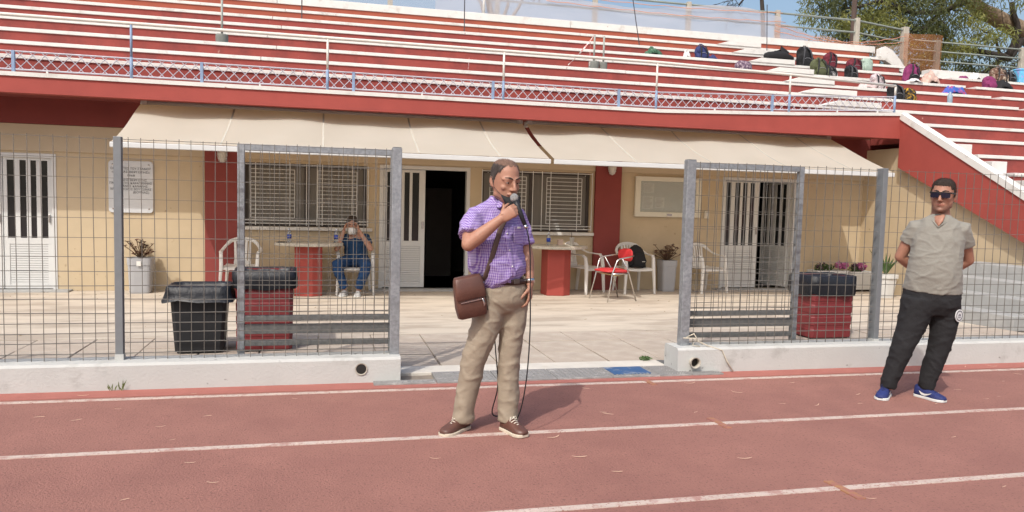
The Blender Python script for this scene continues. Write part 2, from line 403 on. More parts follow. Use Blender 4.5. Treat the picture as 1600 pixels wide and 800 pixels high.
def window(x0, x1, z0, z1, boxes, mids):
    W = thing_part('window', bl, (0, 0, 0)); y = FY+.06
    f = MB(); w = .05
    f.box(x0, x0+w, y, y+.06, z0, z1); f.box(x1-w, x1, y, y+.06, z0, z1); f.box(x0+w, x1-w, y, y+.06, z1-w, z1); f.box(x0+w, x1-w, y, y+.06, z0, z0+w)
    for m in mids: f.box(m-.035, m+.035, y-.004, y+.056, z0+w, z1-w)
    f.build('window_frame', M_frame, W, bevel=.003)
    ed = [x0+w]+[q for m in mids for q in (m-.035, m+.035)]+[x1-w]
    for i in range(0, len(ed), 2):
        MB().box(ed[i]+.001, ed[i+1]-.001, y+.025, y+.035, z0+w+.001, z1-w-.001).build('pane', M_curt, W)
    MB().box(x0-.07, x1+.09, FY-.06, FY+.07, z0-.055, z0-.002).build('window_sill', M_white, W, bevel=.006)
    gr = MB(); r = .0055; yg = FY-.035
    def bar(a, b, rr=r): gr.tube([a, b], rr, 5)
    for z in (z0+.05, z0+.10, z1-.02): bar((x0, yg, z), (x1+.02, yg, z), .007)
    for x in [x0, x1+.02]+[b[0]+.07 for b in boxes]+[b[1]-.07 for b in boxes]+mids+[m+.16 for m in mids]: bar((x, yg, z0+.02), (x, yg, z1), .007)
    for a, b in boxes:
        za, zb = z0+.14, z1-.10
        for x in (a, b): bar((x, yg-.006, za), (x, yg-.006, zb))
        for k in range(13):
            z = za+(zb-za)*k/12; bar((a, yg-.006, z), (b, yg-.006, z), .005)
    for x in (x0+.1, x1-.1):
        for z in (z0+.06, z1-.05): bar((x, yg, z), (x, FY+.01, z))
    gr.build('grille', M_grille, W)
window(-1.20, .66, 1.0, 1.985, [(-1.10,-.45), (-.10,.50)], [-.27])
window(2.53, 4.43, .985, 2.0, [(2.66,3.28), (3.64,4.26)], [3.40])

# marble plaque
pq = thing('wall_plaque', 'white marble plaque with dark engraved lettering beside the white door', 'plaque', (-3.10, FY, 1.17))
pb = MB(); w_, h_ = .61, .77; cc = .05
poly = []
for (cx, cz, a0) in ((w_-cc, cc, -90), (w_-cc, h_-cc, 0), (cc, h_-cc, 90), (cc, cc, 180)):
    for k in range(5):
        th = R(a0+22.5*k); poly.append((cx+cc*math.cos(th), cz+cc*math.sin(th)))
pb.prism(poly, 'y', -.03, -.001); pb.build('plaque_slab', M_marble, pq, bevel=.004)
def text_mesh(txt, size, name, material, par, loc, rot=(R(90), 0, 0), align='CENTER', width=None):
    cu = bpy.data.curves.new(name, 'FONT'); cu.body = txt; cu.size = size; cu.align_x = align; cu.extrude = .0008; cu.resolution_u = 2
    o = bpy.data.objects.new(name, cu); C.objects.link(o)
    dg = bpy.context.evaluated_depsgraph_get(); dg.update()
    me = bpy.data.meshes.new_from_object(o.evaluated_get(dg)); bpy.data.objects.remove(o)
    me.materials.clear(); me.materials.append(material)
    o = bpy.data.objects.new(name, me); C.objects.link(o); o.parent = par; o.location = loc; o.rotation_euler = rot
    if width:
        xs_ = [v.co.x for v in me.vertices]; ww = max(xs_)-min(xs_)
        if ww > 0: o.scale = (width/ww, 1, 1)
    return o
for i, (s, wd, dx) in enumerate((('ΟΙ ΔΩΡΗΤΕΣ ΤΟΥ ΣΤΑΔΙΟΥ', .55, 0), ('«ΑΝΤΣΑΣ ΒΕΡΓΩΤΗΣ»', .52, 0), ('1968', .10, 0), ('ΓΙΑΝΝΗΣ ΒΕΡΓΩΤΗΣ', .44, 0),
        ('ΠΑΝΑΓΙΩΤΗΣ ΚΑΡΑΓΙΑΝΝΗΣ', .58, 0), ('ΣΤΕΦΑΝΗΣ ΚΑΝΑΛΗΣ', .46, 0), ('ΧΡΙΣΤΟΦΟΡΟΣ ΒΟΥΤΣΙΝΑΣ', .56, 0), ('(ΒΟΥΝΑΣ)', .22, .14))):
    z = (.655, .605, .553, .485, .44, .395, .35, .305)[i]
    text_mesh(s, .044, 'engraved_line', M_ink, pq, (w_/2+dx, -.0325, z-.015), width=wd)
for cx, cz in ((.06, .06), (.55, .06), (.06, .71), (.55, .71)):
    MB().lathe([(.012, 0), (.012, .006), (.006, .01)], seg=10).build('fixing_screw', M_chrome, pq).matrix_local = Matrix.Translation((cx, -.03, cz)) @ Matrix.Rotation(R(90), 4, 'X')

# notice board
nb = thing('notice_board', 'cream framed glass notice board on the wall right of the red pilaster', 'notice board', (5.24, FY, 1.28))
f = MB(); w_, h_ = 1.25, .70
for a in ((0,w_,h_-.08,h_), (0,w_,0,.085), (0,.10,.085,h_-.08), (w_-.10,w_,.085,h_-.08)): f.box(a[0], a[1], -.055, -.002, a[2], a[3])
f.build('board_frame', mat('cream_frame', (.66,.63,.53), .5, .04, 6), nb, bevel=.006)
MB().box(.10, w_-.10, -.02, -.003, .085, h_-.08).build('backing', mat('board_backing', (.36,.37,.33), .6, .06, 4), nb)
for a, b, z0, z1 in ((.16,.36,.42,.58), (.15,.35,.14,.36), (.38,.56,.16,.34)):
    MB().box(a, b, -.023, -.0205, z0, z1).build('notice_sheet', mat('paper', (.47,.46,.41), .8, .03, 6), nb)
    s = MB(); n = int((z1-z0)/.022)
    for k in range(1, n): s.box(a+.015, b-.015-.05*random.random(), -.0245, -.0235, z0+k*.022, z0+k*.022+.006)
    s.build('print_lines', mat('grey_print', (.22,.22,.2), .8), nb)
gl = bpy.data.materials.new('board_glass'); gl.use_nodes = True
gb = gl.node_tree.nodes['Principled BSDF']; gb.inputs['Roughness'].default_value = .05; gb.inputs['Alpha'].default_value = .12; gb.inputs['Base Color'].default_value = (.7,.75,.75,1)
MB().box(.10, w_-.10, -.036, -.032, .085, h_-.08).build('pane', gl, nb)
MB().box(.60, .70, -.065, -.056, .02, .06).build('lock', M_chrome, nb, bevel=.004)
sb = thing('switch_box', 'small cream switch box on the wall right of the notice board', 'switch', (6.58, FY, 1.27))
MB().box(0, .095, -.035, -.002, 0, .14).build('switch_cover', mat('cream_plastic', (.6,.55,.45), .5), sb, bevel=.006)
MB().box(.03, .065, -.042, -.0355, .05, .1).build('switch_key', M_plast, sb, bevel=.003)
# wall lamps
def wall_lamp(x, z, lab):
    t = thing('wall_lamp', lab, 'lamp', (x, FY-.076, z), 0, 'caged bulkhead lamps on the pilasters')
    MB().cbox((0, -.03, .07), (.17, .06, .05)).build('lamp_base', M_plast, t, bevel=.015)
    MB().lathe([(.055, .045), (.06, 0), (.05, -.07), (.03, -.10), (.008, -.11)], (0, -.075, 0), 14).build('lamp_glass', mat('frosted_glass', (.62,.6,.55), .3), t, smooth=True)
    cg = MB()
    for k in range(6):
        th = k*math.pi/3; q = [(.066*math.cos(th), -.075+.066*math.sin(th), .05), (.07*math.cos(th), -.075+.07*math.sin(th), -.02), (.045*math.cos(th), -.075+.045*math.sin(th), -.10), (0, -.075, -.122)]
        cg.tube(q, .004, 5)
    for rr, zz in ((.07, 0), (.062, -.06)):
        cg.tube([(rr*math.cos(a*math.pi/8), -.075+rr*math.sin(a*math.pi/8), zz) for a in range(17)], .004, 5)
    cg.build('lamp_cage', M_plast, t)
wall_lamp(-1.50, 2.08, 'caged white wall lamp on the left red pilaster'); wall_lamp(4.76, 2.10, 'caged white wall lamp on the right red pilaster beside the notice board')

# ================================================================== GRANDSTAND
YK = lambda k: 11.65+.70*k
ZK = lambda k: 3.06+.314*k if k < 8 else 5.68
gs = thing('grandstand', 'red stepped concrete grandstand with white edged rows above the clubhouse', 'grandstand', (0, 0, 0))
def zb(x): return 3.014 if x < 5.2 else (3.014+(x-5.2)/2.35*.08 if x < 7.55 else 3.094+(x-7.55)/2.15*.10)
tops = [(-14,3.014), (5.2,3.014), (7.55,zb(7.55)), (9.70,zb(9.70))]
poly = [(-14,2.745), (9.70,2.745)]+[(x, z-.055) for x, z in reversed(tops)]
MB().prism(poly, 'y', 11.45, 11.62).build('fascia', M_red, gs)
cp = MB()
for (xa, za), (xb, zb_) in zip(tops, tops[1:]):
    cp.add([(xa,11.43,za-.055),(xb,11.43,zb_-.055),(xb,11.75,zb_-.055),(xa,11.75,za-.055),(xa,11.43,za),(xb,11.43,zb_),(xb,11.75,zb_),(xa,11.75,za)],
        [(0,3,2,1),(4,5,6,7),(0,1,5,4),(1,2,6,5),(2,3,7,6),(3,0,4,7)])
cp.build('coping', M_white, gs)
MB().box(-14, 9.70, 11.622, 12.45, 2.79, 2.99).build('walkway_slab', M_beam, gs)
MB().box(9.852, 24, YK(0), YK(1)+.02, 2.69, 3.0).build('riser', M_riser, gs)
G0, G1 = 13.88, 14.15
for k in range(1, 9):
    m = M_terra if k >= 7 else M_riser
    xr = 24 if k <= 5 else 13.3+.25*(k == 8)
    z0 = ZK(k-1)-.055; z1 = ZK(k)-(.055 if k < 8 else .16)
    MB().box(-14, xr, YK(k), YK(k+1)+.02 if k < 8 else YK(k)+2.5, z0, z1-.001).build('riser', m, gs)
    th = .055 if k < 8 else .16
    segs = [(-14, G0), (G1, 24)] if k <= 5 else [(-14, xr+.15)]
    for a, b in segs:
        if b-a > 20:            # cast in lengths, with hairline joints
            cuts = [a, a+6.1+.3*(k % 3), a+13+.2*(k % 2), a+19.5, b]
        else: cuts = [a, b]
        for q0, q1 in zip(cuts, cuts[1:]):
            dz = random.uniform(-.004, .004)
            MB().box(q0+.004, q1-.004, YK(k)-.022, YK(k+1)-.004 if k < 8 else YK(k)+2.5, z1+dz, ZK(k)+dz).build('bench_slab', M_white, gs, bevel=.006)
MB().box(9.852, G0, YK(0)-.022, YK(1)-.004, 3.005, 3.06).build('bench_slab', M_white, gs, bevel=.006)
MB().box(G1, 24, YK(0)-.022, YK(1)-.004, 3.005, 3.06).build('bench_slab', M_white, gs, bevel=.006)
for k in range(-1, -8, -1):
    MB().box(10.16, 24, YK(k), YK(k+1)+.02, max(-.05, ZK(k-1)-.055), ZK(k)-.056).build('riser', M_riser, gs)
    MB().box(10.16, 24, YK(k)-.022, YK(k+1)-.004, ZK(k)-.055, ZK(k)).build('bench_slab', M_white, gs, bevel=.006)
# right hand block: landing wall and cheek
MB().box(G1, 24, YK(6), YK(6)+.25, ZK(5)-.05, ZK(6)-.02).build('landing_wall', M_white, gs, bevel=.006)
ck = MB(); pts = [(13.35,5.50), (13.5,5.56), (13.7,5.48), (13.95,5.26), (14.14,5.04), (14.14,4.88), (13.35,5.3)]
ck.prism(pts, 'y', 16.6, 16.75); ck.build('stair_cheek', M_white, gs, bevel=.01)
# half steps of the stairway
for k in range(1, 8):
    h = MB(); x0 = 8.93 if k < 3 else 9.02
    h.prism([(x0-.16, ZK(k)+.001), (10.0, ZK(k)+.001), (10.0, ZK(k)+.10), (x0+.16, ZK(k)+.10)], 'y', YK(k)-.04, YK(k)+.33)
    h.build('half_step', M_white, gs, bevel=.006)
for k in range(-5, 0):
    MB().box(10.16, 10.45, YK(k)-.3, YK(k)+.05, ZK(k-1), ZK(k)-.12).build('half_step', M_white, gs, bevel=.006)
# sloping flank wall on the right
SX = 9.70
zt = lambda y: 3.18-.545*(11.45-y)
zl = lambda y: 2.25-.452*(11.45-y)
MB().prism([(12.488, -.03), (12.488, 2.6), (11.45, 2.6), (6.9, .35), (6.9, -.03)], 'x', SX+.14, SX+.29).build('flank_wall', M_cream, gs)
MB().prism([(11.45, zl(11.45)), (11.45, zt(11.45)-.104), (6.62, max(.02, zt(6.62)-.10)), (6.62, max(0, zl(6.62)))], 'x', SX, SX+.28).build('flank_beam', M_red, gs)
MB().prism([(11.46, zt(11.46)-.10), (11.46, zt(11.46)+.012), (6.60, zt(6.60)+.012), (6.60, zt(6.60)-.10)], 'x', SX-.02, SX+.14).build('flank_coping', M_white, gs)

# railing along the balcony edge
rl = thing('balcony_railing', 'low blue lattice railing with pale handrail along the balcony edge', 'railing', (0, 11.55, 0))
mp_ = [-13,-10.4,-7.8,-5.17,-2.57, .03, 2.64, 5.16, 7.57, 9.64]; top = [3.765]*8+[3.725, 3.66]
for x, t in zip(mp_, top):
    MB().tube([(x, 0, zb(x)-.03), (x, 0, zb(x)+.30)], .021, 8).build('post_foot', M_blue2, rl, smooth=True)
    MB().tube([(x, 0, zb(x)+.30), (x, 0, t)], .017, 8).build('post', M_blue2 if abs(x+2.57) < .1 else M_rail, rl, smooth=True)
hr = MB(); hr.tube([(x, 0, t) for x, t in zip(mp_, top)], .024, 8); hr.build('handrail', M_rail, rl, smooth=True)
for x in (-6.8,-4.0,-1.67,.40,2.48,4.52,7.25):
    MB().box(x-.02, x+.02, -.02, .02, zb(x)-.02, zb(x)+.29).build('panel_post', M_blue2, rl, bevel=.003)
for a, b in zip(mp_, mp_[1:]):
    l = MB(); za = lambda x: zb(x)+.045; H = .235
    l.tube([(a, 0, za(a)), (b, 0, za(b))], .012, 6); l.tube([(a, 0, za(a)+H), (b, 0, za(b)+H)], .012, 6)
    P = .145; x = a-.235
    while x < b:
        for s in (1, -1):
            x0, x1 = x, x+H*.95; z0, z1 = (0, H) if s > 0 else (H, 0)
            c0, c1 = max(x0, a), min(x1, b)
            if c1-c0 > .02:
                f0, f1 = (c0-x0)/(x1-x0), (c1-x0)/(x1-x0)
                l.tube([(c0, .004*s, za(c0)+z0+(z1-z0)*f0), (c1, .004*s, za(c1)+z0+(z1-z0)*f1)], .0055, 4)
        x += P
    l.build('lattice_panel', M_latt, rl)
for x in (-3.6,-.9,1.4,6.2,8.5,9.3):
    MB().box(x-.012, x+.012, -.012, .012, zb(x)-.01, zb(x)+.04).build('panel_foot', M_white, rl)

# ================================================================== AWNINGS
am = bpy.data.materials.new('awning_canvas'); am.use_nodes = True; t_ = am.node_tree
b_ = t_.nodes['Principled BSDF']; b_.inputs['Roughness'].default_value = .85; b_.inputs['Specular IOR Level'].default_value = .15
tcn = t_.nodes.new('ShaderNodeTexCoord'); nn_ = t_.nodes.new('ShaderNodeTexNoise'); nn_.inputs['Scale'].default_value = 1.3; nn_.inputs['Detail'].default_value = 7
t_.links.new(tcn.outputs['Object'], nn_.inputs['Vector']); cr = t_.nodes.new('ShaderNodeValToRGB')
cr.color_ramp.elements[0].color = (.58,.56,.495,1); cr.color_ramp.elements[0].position = .3; cr.color_ramp.elements[1].color = (.64,.62,.555,1); cr.color_ramp.elements[1].position = .65
t_.links.new(nn_.outputs[0], cr.inputs[0]); t_.links.new(cr.outputs[0], b_.inputs['Base Color'])
tr_ = t_.nodes.new('ShaderNodeBsdfTranslucent'); tr_.inputs[0].default_value = (.80,.63,.42,1)
mx_ = t_.nodes.new('ShaderNodeMixShader'); mx_.inputs[0].default_value = .5
t_.links.new(b_.outputs[0], mx_.inputs[1]); t_.links.new(tr_.outputs[0], mx_.inputs[2]); t_.links.new(mx_.outputs[0], t_.nodes['Material Output'].inputs[0])
def awning(x0, x1, lab, seed):
    t = thing('awning', lab, 'awning', ((x0+x1)/2, 12.0, 2.1), 0, 'canvas awnings over the terrace'); ox = (x0+x1)/2
    nx, ny = 40, 12; m = MB(); vs = []; fs = []
    for j in range(ny+1):
        v = j/ny
        for i in range(nx+1):
            u = i/nx; x = x0+(x1-x0)*u; sag = -.035*math.sin(math.pi*v)*(1+.3*math.sin(u*9+seed))
            wv = (.030*math.sin(u*15+seed*2+v*1.5)+.015*math.sin(u*34+seed))*(1-v)*min(1,v*4)+.006*noise.noise(Vector((x*3, v*4, seed)))
            vs.append((x-ox, -1.60*v, .64*(1-v)+sag+wv))
    for j in range(ny):
        for i in range(nx):
            a = j*(nx+1)+i; fs.append((a, a+1, a+nx+2, a+nx+1))
    m.add(vs, fs); o = m.build('canvas', am, t, smooth=True)
    for i in (9, 18, 27, 35):
        sv = []
        for j in range(ny+1):
            q = vs[j*(nx+1)+i]; sv += [(q[0]-.012, q[1], q[2]+.003), (q[0]+.012, q[1], q[2]+.003)]
        sm = MB(); sm.add(sv, [(2*j, 2*j+1, 2*j+3, 2*j+2) for j in range(ny)]); sm.build('canvas_seam', mat('seam_cloth', (.47,.44,.37), .9), t, smooth=True)
    fb = MB().box(x0-ox-.01, x1-ox+.01, -1.645, -1.60, -.075, -.008); fb.build('front_rail', M_alu, t, bevel=.008)
    v_ = MB(); vs = []; fs = []
    MB().tube([(x0-ox, 0, .655), (x1-ox, 0, .655)], .035, 12).build('roller_tube', M_alu, t, smooth=True)
    for xx in (x0+.06, x1-.06):
        MB().box(xx-ox-.03, xx-ox+.03, -.04, .30, .60, .72).build('bracket', M_alu, t, bevel=.006)
    for xx, e in ((x0+.9, -1), (x1-.9, 1)):
        q = MB(); el = (xx-ox+e*.35, -.85, .10); q.tube([(xx-ox, .3, .42), el], .022, 8); q.tube([el, (xx-ox, -1.6, -.04)], .018, 8); q.build('folding_arm', M_alu, t, smooth=True)
awning(-2.55, 3.07, 'cream canvas awning over the left window and middle door', 1.0)
awning(3.14, 8.72, 'cream canvas awning over the right window and right door', 2.3)

# ================================================================== FENCE
HZ = [1.881,1.735,1.588,1.435,1.287,1.14,.993,.884,.776,.671,.564,.491,.413,.337,.256]
FENY = 6.335
def mesh_panel(x0, x1, y, zs, name, par, vs=.0865, z0=None, z1=None, off=0):
    """flat cross bars and thin upright wires, none of them quite straight"""
    m = MB(); rj = random.Random(int(abs(x0)*97+abs(x1)*31+len(zs)))
    for z in zs:
        b0, b1, bm, w = rj.uniform(-.003,.003), rj.uniform(-.003,.003), rj.uniform(-.005,.005), .0016
        P = [(x0, b0), (x0+(x1-x0)*.33, bm), (x0+(x1-x0)*.7, bm*.3+rj.uniform(-.003,.003)), (x1, b1)]
        for (xa, da), (xb, db) in zip(P, P[1:]):
            m.add([(xa,y-.011,z+da-w),(xb,y-.011,z+db-w),(xb,y+.011,z+db-w),(xa,y+.011,z+da-w),(xa,y-.011,z+da+w),(xb,y-.011,z+db+w),(xb,y+.011,z+db+w),(xa,y+.011,z+da+w)], [(0,3,2,1),(4,5,6,7),(0,1,5,4),(2,3,7,6)])
    n = max(1, round((x1-x0)/vs)); za = zs[-1]-.05 if z0 is None else z0; zb_ = zs[0]+.012 if z1 is None else z1
    for i in range(n):
        x = x0+(x1-x0)*(i+.5)/n; q = .0021; T = [rj.uniform(-.004,.004) for _ in range(4)]; Z = [za, za+(zb_-za)*.35, za+(zb_-za)*.7, zb_+rj.uniform(-.006,.006)]
        m.rings([[(x+t-q,y-.0138,z),(x+t+q,y-.0138,z),(x+t+q,y-.0094,z),(x+t-q,y-.0094,z)] for t, z in zip(T, Z)])
    return m.build(name, M_wire, par)
def fence(lab, bays, posts, ends, vs):
    t = thing('wire_fence', lab, 'fence', (posts[0][0], FENY, .2)); ox = posts[0][0]
    for a, b in bays:
        o = mesh_panel(a-ox, b-ox, 0, [z-.2 for z in HZ], 'wire_mesh', t, vs); 
    for x, w_, dp in posts:
        MB().box(x-ox-w_/2, x-ox+w_/2, -.02, -.02+dp, -.01, 1.70).build('post', M_gpost, t, bevel=.003)
        MB().box(x-ox-w_/2-.003, x-ox+w_/2+.003, -.023, -.017+dp, -.012, .05).build('post_foot', M_kerb, t)
    for x, w_, dp in ends:
        e = MB(); e.box(x-ox-w_/2, x-ox+w_/2, -.035, -.035+dp, -.01, 1.70); e.build('end_post', M_galv, t, bevel=.005)
        if len(ends): MB().box(x-ox-w_/2+.006, x-ox+w_/2-.006, -.036, -.034+dp-.004, 1.701, 1.706).build('post_cap', M_gpost, t)
fence('grey wire mesh fence on the left low wall', [(-5.46,-3.54), (-3.47,-1.545), (-1.475,.535)], [(-1.51,.055,.06), (-3.505,.055,.06), (-5.5,.055,.06)], [(.573,.078,.10)], .0865)
fence('grey wire mesh fence on the right low wall', [(3.235,5.175), (5.255,7.16), (7.24,9.15)], [(5.225,.052,.09), (7.2,.055,.06), (9.19,.055,.06)], [(3.188,.086,.075)], .094)

def gate(x0, x1, lab, stile_at):
    t = thing('sliding_gate', lab, 'gate', (x0, 6.60, 0), 0); w_ = x1-x0
    MB().box(0, .055, -.025, .025, .06, 1.90).build('stile', M_galv, t, bevel=.003)
    MB().box(w_-.055, w_, -.025, .025, .06, 1.90).build('stile', M_galv, t, bevel=.003)
    MB().box(.056, w_-.056, -.025, .025, 1.848, 1.90).build('top_rail', M_galv, t, bevel=.003)
    for a, b in ((.455,.495), (.345,.42), (.245,.285), (.08,.15)):
        MB().box(.056, w_-.056, -.03, .03, a, b).build('bottom_rail', M_gate, t, bevel=.004)
    mesh_panel(.056, w_-.056, 0, [1.735,1.59,1.45,1.30,1.15,1.01,.90,.79,.68,.575,.53], 'wire_mesh', t, .078, z0=.49, z1=1.85)
    for x in (.2, w_-.2):
        MB().lathe([(.045, -.012), (.05, 0), (.045, .012)], seg=14).build('roller', M_gate, t).matrix_local = Matrix.Translation((x, 0, .048)) @ Matrix.Rotation(R(90), 4, 'X')
gate(-.685, .60, 'galvanised sliding gate parked behind the left fence', 0)
gate(3.27, 4.52, 'galvanised sliding gate parked behind the right fence', 1)
tr = MB().box(-14, .6, 6.52, 6.70, -.014, .012).box(3.1, 9, 6.52, 6.70, -.014, .012); 
tr.build('gate_track', M_gate, ter)
# loose rope at the right end post
rp = MB(); rp.tube([(3.20,6.30,.30), (3.26,6.27,.34), (3.30,6.26,.27), (3.38,6.22,.235), (3.50,6.183,.20), (3.55,6.178,.10), (3.60,6.15,.012)], .006, 6)
rp.tube([(3.16,6.28,.30), (3.28,6.25,.30), (3.24,6.25,.24), (3.30,6.22,.23)], .006, 6)
tag(rp.build('rope', mat('rope', (.5,.45,.36), .9), None, smooth=True), 'frayed cream rope tied to the galvanised post of the right fence', 'rope')

# ================================================================== BINS
def fold_bag(x): return .008*noise.noise(x*14)+.004*noise.noise(x*40)
def bin_(x, y, w0, w1, d0, d1, h, ribs, m, lab, liner, flap, hgt):
    t = thing('litter_bin', lab, 'bin', (x, y, 0), R(2))
    def ring(k, z, g=0, n=6):
        a, b = (w0+(w1-w0)*k)/2+g, (d0+(d1-d0)*k)/2+g; c_ = .03
        return [(-a+c_,-b,z),(a-c_,-b,z),(a,-b+c_,z),(a,b-c_,z),(a-c_,b,z),(-a+c_,b,z),(-a,b-c_,z),(-a,-b+c_,z)]
    m_ = MB(); rs = [ring(0, .02)]
    if ribs:
        for i in range(ribs):
            q0, q1 = i/ribs, (i+1)/ribs
            rs += [ring(q0+.03, h*(q0+.02), .0), ring(q0+.03, h*(q0+.035), .005), ring(q1-.03, h*(q1-.045), .005), ring(q1-.03, h*(q1-.03), 0)]
    rs += [ring(1, h)]; rs += [ring(1, h, .012), ring(1, h+.02, .012), ring(1, h+.02, -.02), ring(.9, h*.5, -.03)]
    m_.rings(rs); m_.build('bin_body', m, t)
    MB().rings([ring(0, 0, -.015), ring(0, .021, -.015)]).build('base', M_bin, t)
    n = 96; l = MB(); rs = []
    prof = [(-.05, h-.10, 0), (-.02, h+.015, .2), (.0, h+.035, .4), (.032, h+.025, .6), (.036, h-hgt*.4, .8), (.034+flap*.5, h-hgt*.8, 1), (.030+flap, h-hgt, 1.2)]
    for g, z, q in prof:
        r = []
        for i in range(n):
            th = 2*math.pi*i/n; cx, sx = math.cos(th), math.sin(th); cx = math.copysign(abs(cx)**.27, cx); sx = math.copysign(abs(sx)**.27, sx)
            wr = .007*math.sin(i*2.9+z*30)*q+.018*noise.noise(Vector((cx*3, sx*3, z*5+x)))*q
            r.append(((w1/2+g+wr)*cx, (d1/2+g+wr)*sx, z+(.03*noise.noise(Vector((cx*2.5, sx*2.5, x*3)))*q if q > .9 else .012*noise.noise(Vector((cx*4, sx*4, x)))*q)))
        rs.append(r)
    l.rings(rs, cap=False); l.build('bin_liner', liner, t, smooth=True)
bin_(-1.13, 7.72, .42, .50, .36, .42, .60, 0, M_bin, 'black plastic bin with loose black liner behind the left fence', M_bag, .035, .10)
bin_(-.55, 7.80, .50, .52, .44, .45, .74, 6, M_maroon, 'maroon ribbed bin with black liner behind the left gate', M_bag, .0, .13)
bin_(5.70, 7.84, .54, .56, .42, .44, .70, 5, M_maroon, 'maroon ribbed bin with black liner behind the right fence', M_bag, .0, .19)

# ================================================================== TABLES, CHAIRS
def table(x, y, rz, lab, pw):
    t = thing('stone_table', lab, 'table', (x, y, 0), rz, 'stone topped tables by the wall')
    MB().prism([(-pw,-.14),(pw*.3,-.2),(pw,-.12),(pw,.16),(-pw,.18)], 'z', 0, .745).build('pedestal', M_tblred, t, bevel=.008)
    tp = MB(); rs = []
    for z, g in ((.746,-.03), (.755,0), (.79,0), (.797,-.01)):
        rs.append([((.50+g)*math.cos(2*math.pi*i/28)*(1+.03*math.sin(i*1.7)), (.36+g)*math.sin(2*math.pi*i/28)*(1+.04*math.sin(i*2.3+1)), z) for i in range(28)])
    tp.rings(rs); tp.build('table_top', M_stone, t)
table(-.22, 11.86, 0, 'stone topped table on a red pedestal under the left window', .20)
table(3.65, 11.80, .05, 'stone topped table on a red pedestal under the right window', .20)

def make_chair():
    t = thing('plastic_chair', 'x', 'chair', (0, 0, 0), 0, 'white plastic garden chairs')
    s = MB(); vs = []; fs = []; nx, ny = 10, 10
    for lay in (0, 1):
        for j in range(ny+1):
            for i in range(nx+1):
                u, v = i/nx*2-1, j/ny*2-1; k = 1-.10*(v+1)/2
                z = .435-.022*(1-u*u)*(1-(v*.8)**2)-(.03*max(0, -v-.75)*4)
                vs.append((u*.235*k, v*.225-.01, z-(.018 if lay else 0)))
    N_ = (nx+1)*(ny+1)
    for j in range(ny):
        for i in range(nx):
            a = j*(nx+1)+i; fs += [(a, a+1, a+nx+2, a+nx+1), (N_+a, N_+a+nx+1, N_+a+nx+2, N_+a+1)]
    bd = [i for i in range(nx+1)]+[(j)*(nx+1)+nx for j in range(1, ny+1)]+[ny*(nx+1)+i for i in range(nx-1, -1, -1)]+[j*(nx+1) for j in range(ny-1, 0, -1)]
    for a, b in zip(bd, bd[1:]+bd[:1]): fs.append((a, N_+a, N_+b, b))
    s.add(vs, fs); s.build('seat', M_plast, t, smooth=False)
    for e in (-1, 1):
        MB().stroke([(e*.275,-.245,0), (e*.262,-.235,.25), (e*.25,-.225,.45), (e*.256,-.20,.60), (e*.262,-.15,.635)], [(.018,.022), (.022,.026), (.028,.03), (.026,.025), (.025,.014)], side=(1,0,0), seg=8, power=.6, round_ends=False).build('leg', M_plast, t)
        MB().stroke([(e*.245,.285,0), (e*.225,.245,.25), (e*.205,.205,.43)], [(.018,.022), (.023,.026), (.03,.03)], side=(1,0,0), seg=8, power=.6, round_ends=False).build('leg', M_plast, t)
        MB().stroke([(e*.262,-.17,.638), (e*.272,-.05,.642), (e*.272,.08,.65), (e*.25,.18,.69), (e*.205,.25,.745)], [(.028,.011), (.03,.011), (.028,.011), (.024,.012), (.022,.014)], side=(1,0,.0), seg=8, power=.6).build('armrest', M_plast, t)
    b = MB(); b.stroke([(-.215,.24,.735), (-.16,.265,.785), (-.08,.285,.808), (0,.29,.815), (.08,.285,.808), (.16,.265,.785), (.215,.24,.735)], [(.028,.012)]*7, side=(0,0,1), seg=8, power=.6)
    for i in range(5):
        x = -.1+.05*i; b.stroke([(x*.95,.205,.43), (x,.235,.6), (x*1.1,.28,.80)], [(.0185,.006)]*3, side=(1,0,0), seg=8, power=.5, round_ends=False)
    b.stroke([(-.12,.208,.455), (.12,.208,.455)], [(.03,.008)]*2, side=(0,0,1), seg=8, power=.5, round_ends=False)
    b.build('backrest', M_plast, t)
    return t
chair0 = make_chair()
spots = [(-1.20,12.02,0,'white plastic chair in front of the left red pilaster'), (.47,12.03,.0,'white plastic chair under the person in blue'),
         (4.22,12.12,R(38),'white plastic chair turned sideways beside the right stone table'), (5.10,12.06,R(4),'white plastic chair with a black backpack on its seat'),
         (6.46,12.10,R(12),'white plastic chair behind the right gate')]
for i, (x, y, rz, lab) in enumerate(spots):
    o = chair0 if i == 0 else copy_tree(chair0)
    o.location = (x, y, 0); o.rotation_euler[2] = rz; o['label'] = lab
# red chair with chrome frame
rc = thing('red_chair', 'red padded chair with bare chrome tube frame in the sun', 'chair', (4.36, 11.12, 0), R(-76))
for e in (-1, 1):
    MB().tube([(e*.25,-.26,.0), (e*.225,-.19,.30), (e*.215,-.165,.43), (e*.235,-.10,.62), (e*.235,-.06,.655), (e*.235,.12,.68), (e*.20,.24,.70)], .011, 8).build('side_tube', M_chrome, rc, smooth=True)
    MB().tube([(e*.24,.28,0), (e*.215,.15,.42), (e*.235,.0,.66)], .011, 8).build('rear_leg', M_chrome, rc, smooth=True)
MB().tube([(-.215,-.165,.425), (-.215,.15,.425), (.215,.15,.425), (.215,-.165,.425)], .010, 8).build('seat_frame', M_chrome, rc, smooth=True)
sm = MB(); sm.stroke([(0,-.225,.462), (0,-.1,.465), (0,.1,.46), (0,.18,.455)], [(.19,.018), (.225,.032), (.22,.032), (.18,.02)], side=(1,0,0), seg=16, power=.6); sm.build('seat_cushion', M_redv, rc, smooth=True)
MB().stroke([(0,-.17,.418), (0,0,.40), (0,.14,.418)], [(.16,.012), (.19,.022), (.16,.012)], side=(1,0,0), seg=14).build('seat_underside', M_ply, rc, smooth=True)
